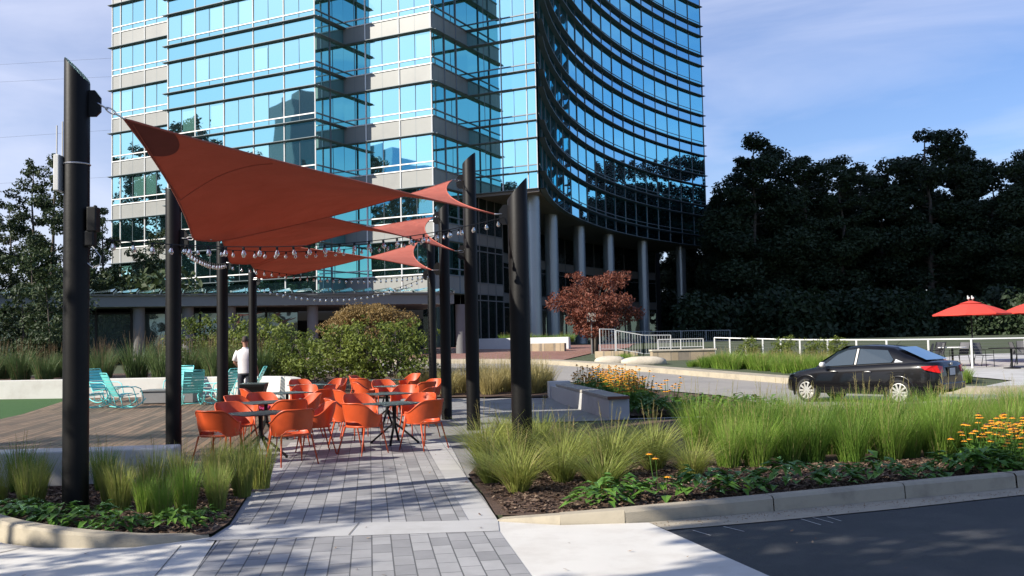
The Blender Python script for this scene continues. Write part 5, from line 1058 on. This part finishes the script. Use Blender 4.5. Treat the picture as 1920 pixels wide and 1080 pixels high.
# ------------------------------------------------------------------ parked car
CARP = mat('black_car_paint')[0]; pb = CARP.node_tree.nodes['Principled BSDF']; pb.inputs['Base Color'].default_value = (.003, .003, .004, 1); pb.inputs['Roughness'].default_value = .3; pb.inputs['Specular IOR Level'].default_value = .2; pb.inputs['Coat Weight'].default_value = .55; pb.inputs['Coat Roughness'].default_value = .03
M['carglass'] = glassmat('car_glass', (.55, .68, .72), (.02, .03, .034), .12, wav=.0)
M['tyre'] = simple('tyre_rubber', (.018, .018, .018), .85); M['rim'] = simple('silver_wheel', (.55, .54, .50), .35, .5)
M['tail'] = simple('red_tail_lens', (.55, .012, .012), .12, var=.25, scale=14); M['plate'] = simple('number_plate', (.55, .57, .58), .5)
def car(loc, heading):
    t = thing('parked_car', 'black four-door saloon parked in the drive with its rear towards the terrace', 'car', loc, heading)
    # local: +X forward, origin at rear axle on the ground
    WB = 2.55
    def prof(x):     # belt / top height of lower body and half width
        pts = [(-.98, .70, .60), (-.95, .98, .70), (-.86, 1.03, .76), (-.5, 1.04, .835), (.4, 1.00, .86), (1.2, .955, .865), (2.0, .92, .86), (2.35, .89, .85), (2.9, .80, .82), (3.15, .70, .74), (3.27, .58, .60)]
        for (x0, z0, w0), (x1, z1, w1) in zip(pts, pts[1:]):
            if x <= x1: s = (x - x0) / (x1 - x0); return z0 + (z1 - z0) * s, w0 + (w1 - w0) * s
        return pts[-1][1:]
    xs = [-.98, -.965, -.93, -.86, -.7, -.5, -.3, -.1, .1, .4, .8, 1.2, 1.6, 2.0, 2.2, 2.35, 2.6, 2.8, 3.0, 3.12, 3.22, 3.27]; rows = []
    for x in xs:
        z, w = prof(x); zb = .24 + max(0, (-.6 - x)) * .35 + max(0, x - 2.9) * .12
        sec = [(w * .82, zb), (w * .96, zb + .04), (w, zb + .16), (w * 1.0, .52 if z > .7 else zb + (z - zb) * .5), (w * .985, z - .16 if z > .8 else z - .1), (w * .955, z - .05), (w * .88, z - .005), (w * .5, z + .02), (0, z + .03)]
        rows.append([(x, y, zz) for y, zz in sec] + [(x, -y, zz) for y, zz in sec[-2::-1]])
    b = MB(); b.grid(rows); b.add(rows[0], [tuple(range(len(rows[0])))]); b.add(rows[-1], [tuple(reversed(range(len(rows[-1]))))]); b.f = [tuple(reversed(f)) for f in b.f]; b.build('body', CARP, t, smooth=True)
    # greenhouse
    gp = [(-.62, 1.035, .70), (-.1, 1.24, .63), (.22, 1.385, .575), (.55, 1.435, .555), (1.0, 1.45, .56), (1.4, 1.425, .56), (1.75, 1.31, .60), (2.28, .93, .74)]
    def belt(x): return prof(x)[0] - .02, prof(x)[1] * .90
    rows = []
    for x, z, w in gp: bz, bw = belt(x); bz = min(bz, z - .004); rows.append([(x, bw, bz), (x, bw * .45 + w * .55 + .012, bz + (z - bz) * .5), (x, w, z - .03 if z - bz > .1 else z - .002), (x, w * .9, z), (x, 0, z + .02), (x, -w * .9, z), (x, -w, z - .03 if z - bz > .1 else z - .002), (x, -bw * .45 - w * .55 - .012, bz + (z - bz) * .5), (x, -bw, bz)])
    b = MB(); b.grid(rows[::-1]); b.f = [tuple(reversed(f)) for f in b.f]; b.build('roof', CARP, t, smooth=True)
    def side(x, s, sg):      # point on greenhouse side, s 0 belt .. 1 roof
        for (x0, z0, w0), (x1, z1, w1) in zip(gp, gp[1:]):
            if x0 <= x <= x1: k = (x - x0) / (x1 - x0); z, w = z0 + (z1 - z0) * k, w0 + (w1 - w0) * k; break
        bz, bw = belt(x); zt = z - .05; return (x, sg * (bw + (w - bw) * s + .016 + .012 * math.sin(PI * s)), bz + .025 + (zt - bz - .025) * s)
    for sg in (1, -1):
        for nm, q in (('front_window', [(2.10, .06), (1.22, .04), (1.20, .94), (1.45, .95), (1.72, .85)]), ('rear_window', [(1.12, .04), (.20, .06), (.16, .30), (.36, .92), (1.10, .94)]), ('quarter_window', [(.12, .06), (-.10, .10), (.10, .36)])):
            b = MB(); pts = [side(x, s, sg) for x, s in q]; pts = pts if sg < 0 else pts; b.add(pts, [tuple(range(len(pts)))] if sg > 0 else [tuple(reversed(range(len(pts))))]); b.build(nm, M['carglass'] if nm != 'quarter_window' else M['plate'], t)  # pale quarter window paints in the glint at the rear window edge
        b = MB(); p, q = side(1.16, .03, sg), side(1.15, .95, sg); b.bar(p, q, .05, .02); b.build('pillar_reflection', M['rim'], t)  # bright strip paints in the reflection along the door pillar
        # wheels and arches
        for x in (0, WB):

            b = MB(); Y_ = sg * (.80 if x == 0 else .79); n = 32; ringy = lambda r, y: [(x + r * math.cos(2 * PI * j / n), sg * y, .31 + r * math.sin(2 * PI * j / n)) for j in range(n)]; y0 = abs(Y_)
            b.grid([ringy(.20, y0 - .16), ringy(.30, y0 - .16), ringy(.312, y0 - .12), ringy(.312, y0 + .02), ringy(.298, y0 + .05), ringy(.225, y0 + .05), ringy(.215, y0 + .02)], closed=True); wh = b.build('wheel', M['tyre'], t, smooth=True)
            b = MB(); b.grid([ringy(.222, y0 + .052), ringy(.205, y0 + .055), ringy(.20, y0 + .02), ringy(.02, y0 + .015)], closed=True); b.grid([ringy(.06, y0 + .03), ringy(.055, y0 + .06), ringy(.005, y0 + .062)], closed=True)
            for k in range(10):
                a = 2 * PI * k / 10; c, s = math.cos(a), math.sin(a); b.bar((x + .05 * c, sg * (y0 + .05), .31 + .05 * s), (x + .205 * c, sg * (y0 + .05), .31 + .205 * s), .03, .045)
            b.build('rim', M['rim'], wh)
            b = MB(); b.grid([[(x + r_ * math.cos(PI * j / 18), sg * yy, .31 + r_ * math.sin(PI * j / 18)) for j in range(-2, 21)] for r_, yy in ((.335, y0 + .03), (.375, y0 + .065), (.41, y0 + .045))]); b.build('wheel_arch', CARP, t, smooth=True)
        for x in (.78, 1.72):
            b = MB(); b.tube([(x - .08, sg * .868, .80), (x - .05, sg * .895, .81), (x + .06, sg * .895, .81), (x + .09, sg * .868, .80)], .014, 8); b.build('door_handle', M['rim'], t, smooth=True)
        b = MB(); rock(b, (1.98, sg * .98, .98), (.07, .10, .065), 3); b.tube([(2.0, sg * .84, .93), (1.99, sg * .93, .95)], .02, 6); b.build('mirror', CARP if sg < 0 else M['white'], t, smooth=True)  # near-side mirror coloured white to paint in its sun glint
        tl = MB(); y1 = .80; tl.add([(-.935, sg * .50, .94), (-.955, sg * .50, .80), (-.955, sg * .66, .78), (-.90, sg * .765, .80), (-.66, sg * .862, .86), (-.56, sg * .862, .94), (-.80, sg * .80, .955), (-.90, sg * .72, .96)], [tuple(range(8)) if sg < 0 else tuple(reversed(range(8)))]); 
        o = tl.build('tail_light', M['tail'], t, loc=(-.035, sg * .02, 0)); sd = o.modifiers.new('solid', 'SOLIDIFY'); sd.thickness = .03
        hl = MB(); hl.add([(3.23, sg * .38, .62), (3.20, sg * .58, .60), (3.0, sg * .80, .66), (2.96, sg * .79, .74), (3.14, sg * .60, .71)], [tuple(range(5))]); hl.build('headlight', M['carglass'], t, loc=(.03, sg * .02, .01))
    b = MB(); b.add([(-.585, .60, 1.065), (-.585, -.60, 1.065), (.16, -.50, 1.375), (.16, .50, 1.375)], [(3, 2, 1, 0)]); b.build('rear_screen', M['carglass'], t, loc=(-.035, 0, .03))
    b = MB(); b.add([(2.20, .66, .995), (2.20, -.66, .995), (1.50, -.50, 1.41), (1.50, .50, 1.41)], [(0, 1, 2, 3)]); b.build('windscreen', M['carglass'], t, loc=(.03, 0, .035))
    b = MB(); b.box((-.985, 0, .80), (.012, .32, .17)); pl = b.build('number_plate', M['plate'], t, bevel=.005)
    b = MB(); b.box((-.985, 0, .80), (.008, .58, .24)); b.build('plate_recess', M['black'], t)
    b = MB(); b.lathe((0, 0, 0), [(.04, 0), (.038, .01), (.01, .012)], 16); e = b.build('badge', M['rim'], t, loc=(-.965, 0, .985)); e.rotation_euler = (0, -PI / 2, 0); e.scale = (1, 1.5, 1)
    b = MB(); b.box((-1.0, 0, .46), (.05, 1.3, .16)); b.build('bumper', CARP, t, bevel=.02)
    b = MB(); b.tube([(.35, .15, 1.44), (.22, .15, 1.56)], .005, 5); b.build('aerial', M['black'], t); return t
    return t
hx, hy = -.68, .73
car((9.62, 23.2, 0.0), math.atan2(hy, hx)).scale = (.94, .95, .97)

# ------------------------------------------------------------------ man standing with his back to us
M['skin'] = simple('skin', (.36, .19, .13), .55); M['shirt'] = simple('white_shirt', (.72, .69, .68), .85, var=.06, scale=7, bump=.25, bscale=7); M['trouser'] = simple('navy_trousers', (.02, .022, .032), .8); M['hair'] = simple('dark_hair', (.035, .022, .016), .7, bump=.6, bscale=50); M['shoe'] = simple('black_shoes', (.012, .012, .012), .5)
def skinned(name, verts, edges, radii, m, parent, root=0, sub=2):
    me = bpy.data.meshes.new(name); me.from_pydata(verts, edges, []); me.update(); o = bpy.data.objects.new(name, me); COL.objects.link(o)
    o.modifiers.new('skin', 'SKIN')
    if not me.skin_vertices: me.attributes
    sk = me.skin_vertices[0].data
    for i, r in enumerate(radii): sk[i].radius = r if isinstance(r, tuple) else (r, r); sk[i].use_root = (i == root)
    s = o.modifiers.new('sub', 'SUBSURF'); s.levels = s.render_levels = sub
    dg = bpy.context.evaluated_depsgraph_get(); me2 = bpy.data.meshes.new_from_object(o.evaluated_get(dg)); bpy.data.objects.remove(o)
    me2.materials.clear(); me2.materials.append(m); me2.polygons.foreach_set('use_smooth', [True] * len(me2.polygons))
    q = bpy.data.objects.new(name, me2); COL.objects.link(q); q.parent = parent; return q
pm = thing('person', 'man in white shirt and navy trousers standing with his back to us by the bin', 'person', (-7.39, 26.5, .02), R(4)); pm.scale = (1.05, 1.05, 1.05)
# front is +Y (away from the camera); left arm bent in front, right hand hanging
V = [(0, 0, .98), (0, .0, 1.15), (0, -.01, 1.36), (0, .01, 1.52), (0, .04, 1.60), (0, .05, 1.70), (0, .04, 1.82),
     (-.10, 0, .93), (-.115, .01, .52), (-.125, -.02, .10), (-.13, .12, .05), (.10, 0, .93), (.12, .02, .52), (.13, -.01, .10), (.14, .13, .05),
     (-.20, 0, 1.46), (-.265, -.02, 1.18), (-.20, .20, 1.06), (-.15, .28, 1.05), (.20, 0, 1.46), (.26, -.03, 1.18), (.30, .08, .95), (.31, .11, .87)]
E_ = [(0, 1), (1, 2), (2, 3), (3, 4), (4, 5), (5, 6), (0, 7), (7, 8), (8, 9), (9, 10), (0, 11), (11, 12), (12, 13), (13, 14), (2, 15), (15, 16), (16, 17), (17, 18), (2, 19), (19, 20), (20, 21), (21, 22)]
RD = [(.15, .12), (.145, .11), (.16, .115), .065, .062, (.085, .10), (.07, .085), .095, .062, .042, .04, .095, .062, .042, .04, .062, .046, .034, .026, .062, .046, .034, .026]
body = skinned('body', V, E_, RD, M['skin'], pm)
for side_, base, dirv in ((-1, (-.15, .28, 1.05), Vector((.35, .85, -.15))), (1, (.31, .11, .87), Vector((.05, .15, -1)))):
    for k in range(5):
        o_ = (k - 1.7) * .021; sidev = Vector((0, 0, 1)) if side_ < 0 else Vector((0, 1, 0)); dv = dirv.normalized(); p = Vector(base) + sidev * o_ + dv * (.01 if k else -.01); L = (.055, .085, .095, .088, .07)[k]
        if k == 0: dv = (dv + sidev * -.7).normalized()
        b = MB(); b.tube([p, p + dv * L * .5, p + (dv + Vector((.0, .12 * -side_, -.2))).normalized() * L], [.0105, .0095, .006], 7); b.build('finger', M['skin'], pm, smooth=True)
    b = MB(); rock(b, tuple(Vector(base) + dirv.normalized() * -.005), (.028, .03, .04), 4); b.build('palm', M['skin'], pm, smooth=True)
def loft(secs, m, name, parent, n=22, close=True):
    b = MB(); b.grid([[(cx + rx * math.cos(2 * PI * j / n), cy + ry * math.sin(2 * PI * j / n) * (1 if math.sin(2 * PI * j / n) > 0 else 1), z) for j in range(n)] for cx, cy, z, rx, ry in secs], closed=True); return b.build(name, m, parent, smooth=True)
sh = loft([(0, 0, .90, .192, .145), (0, 0, .94, .19, .148), (0, 0, 1.08, .182, .138), (0, -.01, 1.25, .198, .14), (0, -.015, 1.40, .212, .135), (0, -.01, 1.475, .20, .112), (0, .0, 1.52, .135, .09), (0, .015, 1.545, .082, .078), (0, .02, 1.575, .074, .076)], M['shirt'], 'shirt', pm)
for s_, p_ in ((-1, [(-.17, 0, 1.47), (-.225, -.005, 1.36), (-.262, -.018, 1.22)]), (1, [(.17, 0, 1.47), (.222, -.01, 1.36), (.258, -.026, 1.22)])):
    b = MB(); b.tube(p_, [.078, .074, .072], 16); b.build('sleeve', M['shirt'], sh, smooth=True)
tr_ = loft([(0, 0, .86, .178, .132), (0, 0, .96, .180, .134)], M['trouser'], 'trousers', pm)
for s_ in (-1, 1):
    b = MB(); b.tube([(s_ * .085, 0, .93), (s_ * .10, .0, .80), (s_ * .118, .01, .50), (s_ * .128, -.015, .07)], [.108, .102, .078, .068], 16); b.build('trouser_leg', M['trouser'], tr_, smooth=True)
    b = MB(); rock(b, (s_ * .135, .06, .045), (.05, .14, .05), 7); b.build('shoe', M['shoe'], pm, smooth=True)
b = MB(); n = 22; rows = []
for i in range(9):
    a = .05 + i * .235; rows.append([(.082 * math.sin(a) * math.cos(2 * PI * j / n), .035 + (.104 * math.sin(a) * math.sin(2 * PI * j / n)) - .012, 1.765 + .115 * math.cos(a) + (.05 * max(0, math.sin(2 * PI * j / n)) * (a / 2))) for j in range(n)])
b.grid(rows[::-1], closed=True); b.build('hair', M['hair'], pm, smooth=True)
for s_ in (-1, 1): b = MB(); rock(b, (s_ * .086, .045, 1.715), (.012, .022, .033), 8); b.build('ear', M['skin'], pm, smooth=True)
b = MB(); b.tube([(0, .13, 1.735), (0, .162, 1.70), (0, .14, 1.69)], [.010, .017, .012], 8); b.build('nose', M['skin'], pm, smooth=True)
for s_ in (-1, 1): b = MB(); rock(b, (s_ * .032, .126, 1.742), (.012, .008, .007), 9); b.build('eye', M['white'], pm, smooth=True)
b = MB(); b.tube([(-.024, .128, 1.655), (0, .136, 1.657), (.024, .128, 1.655)], .006, 6); b.build('mouth', simple('lips', (.30, .10, .08), .5), pm, smooth=True)
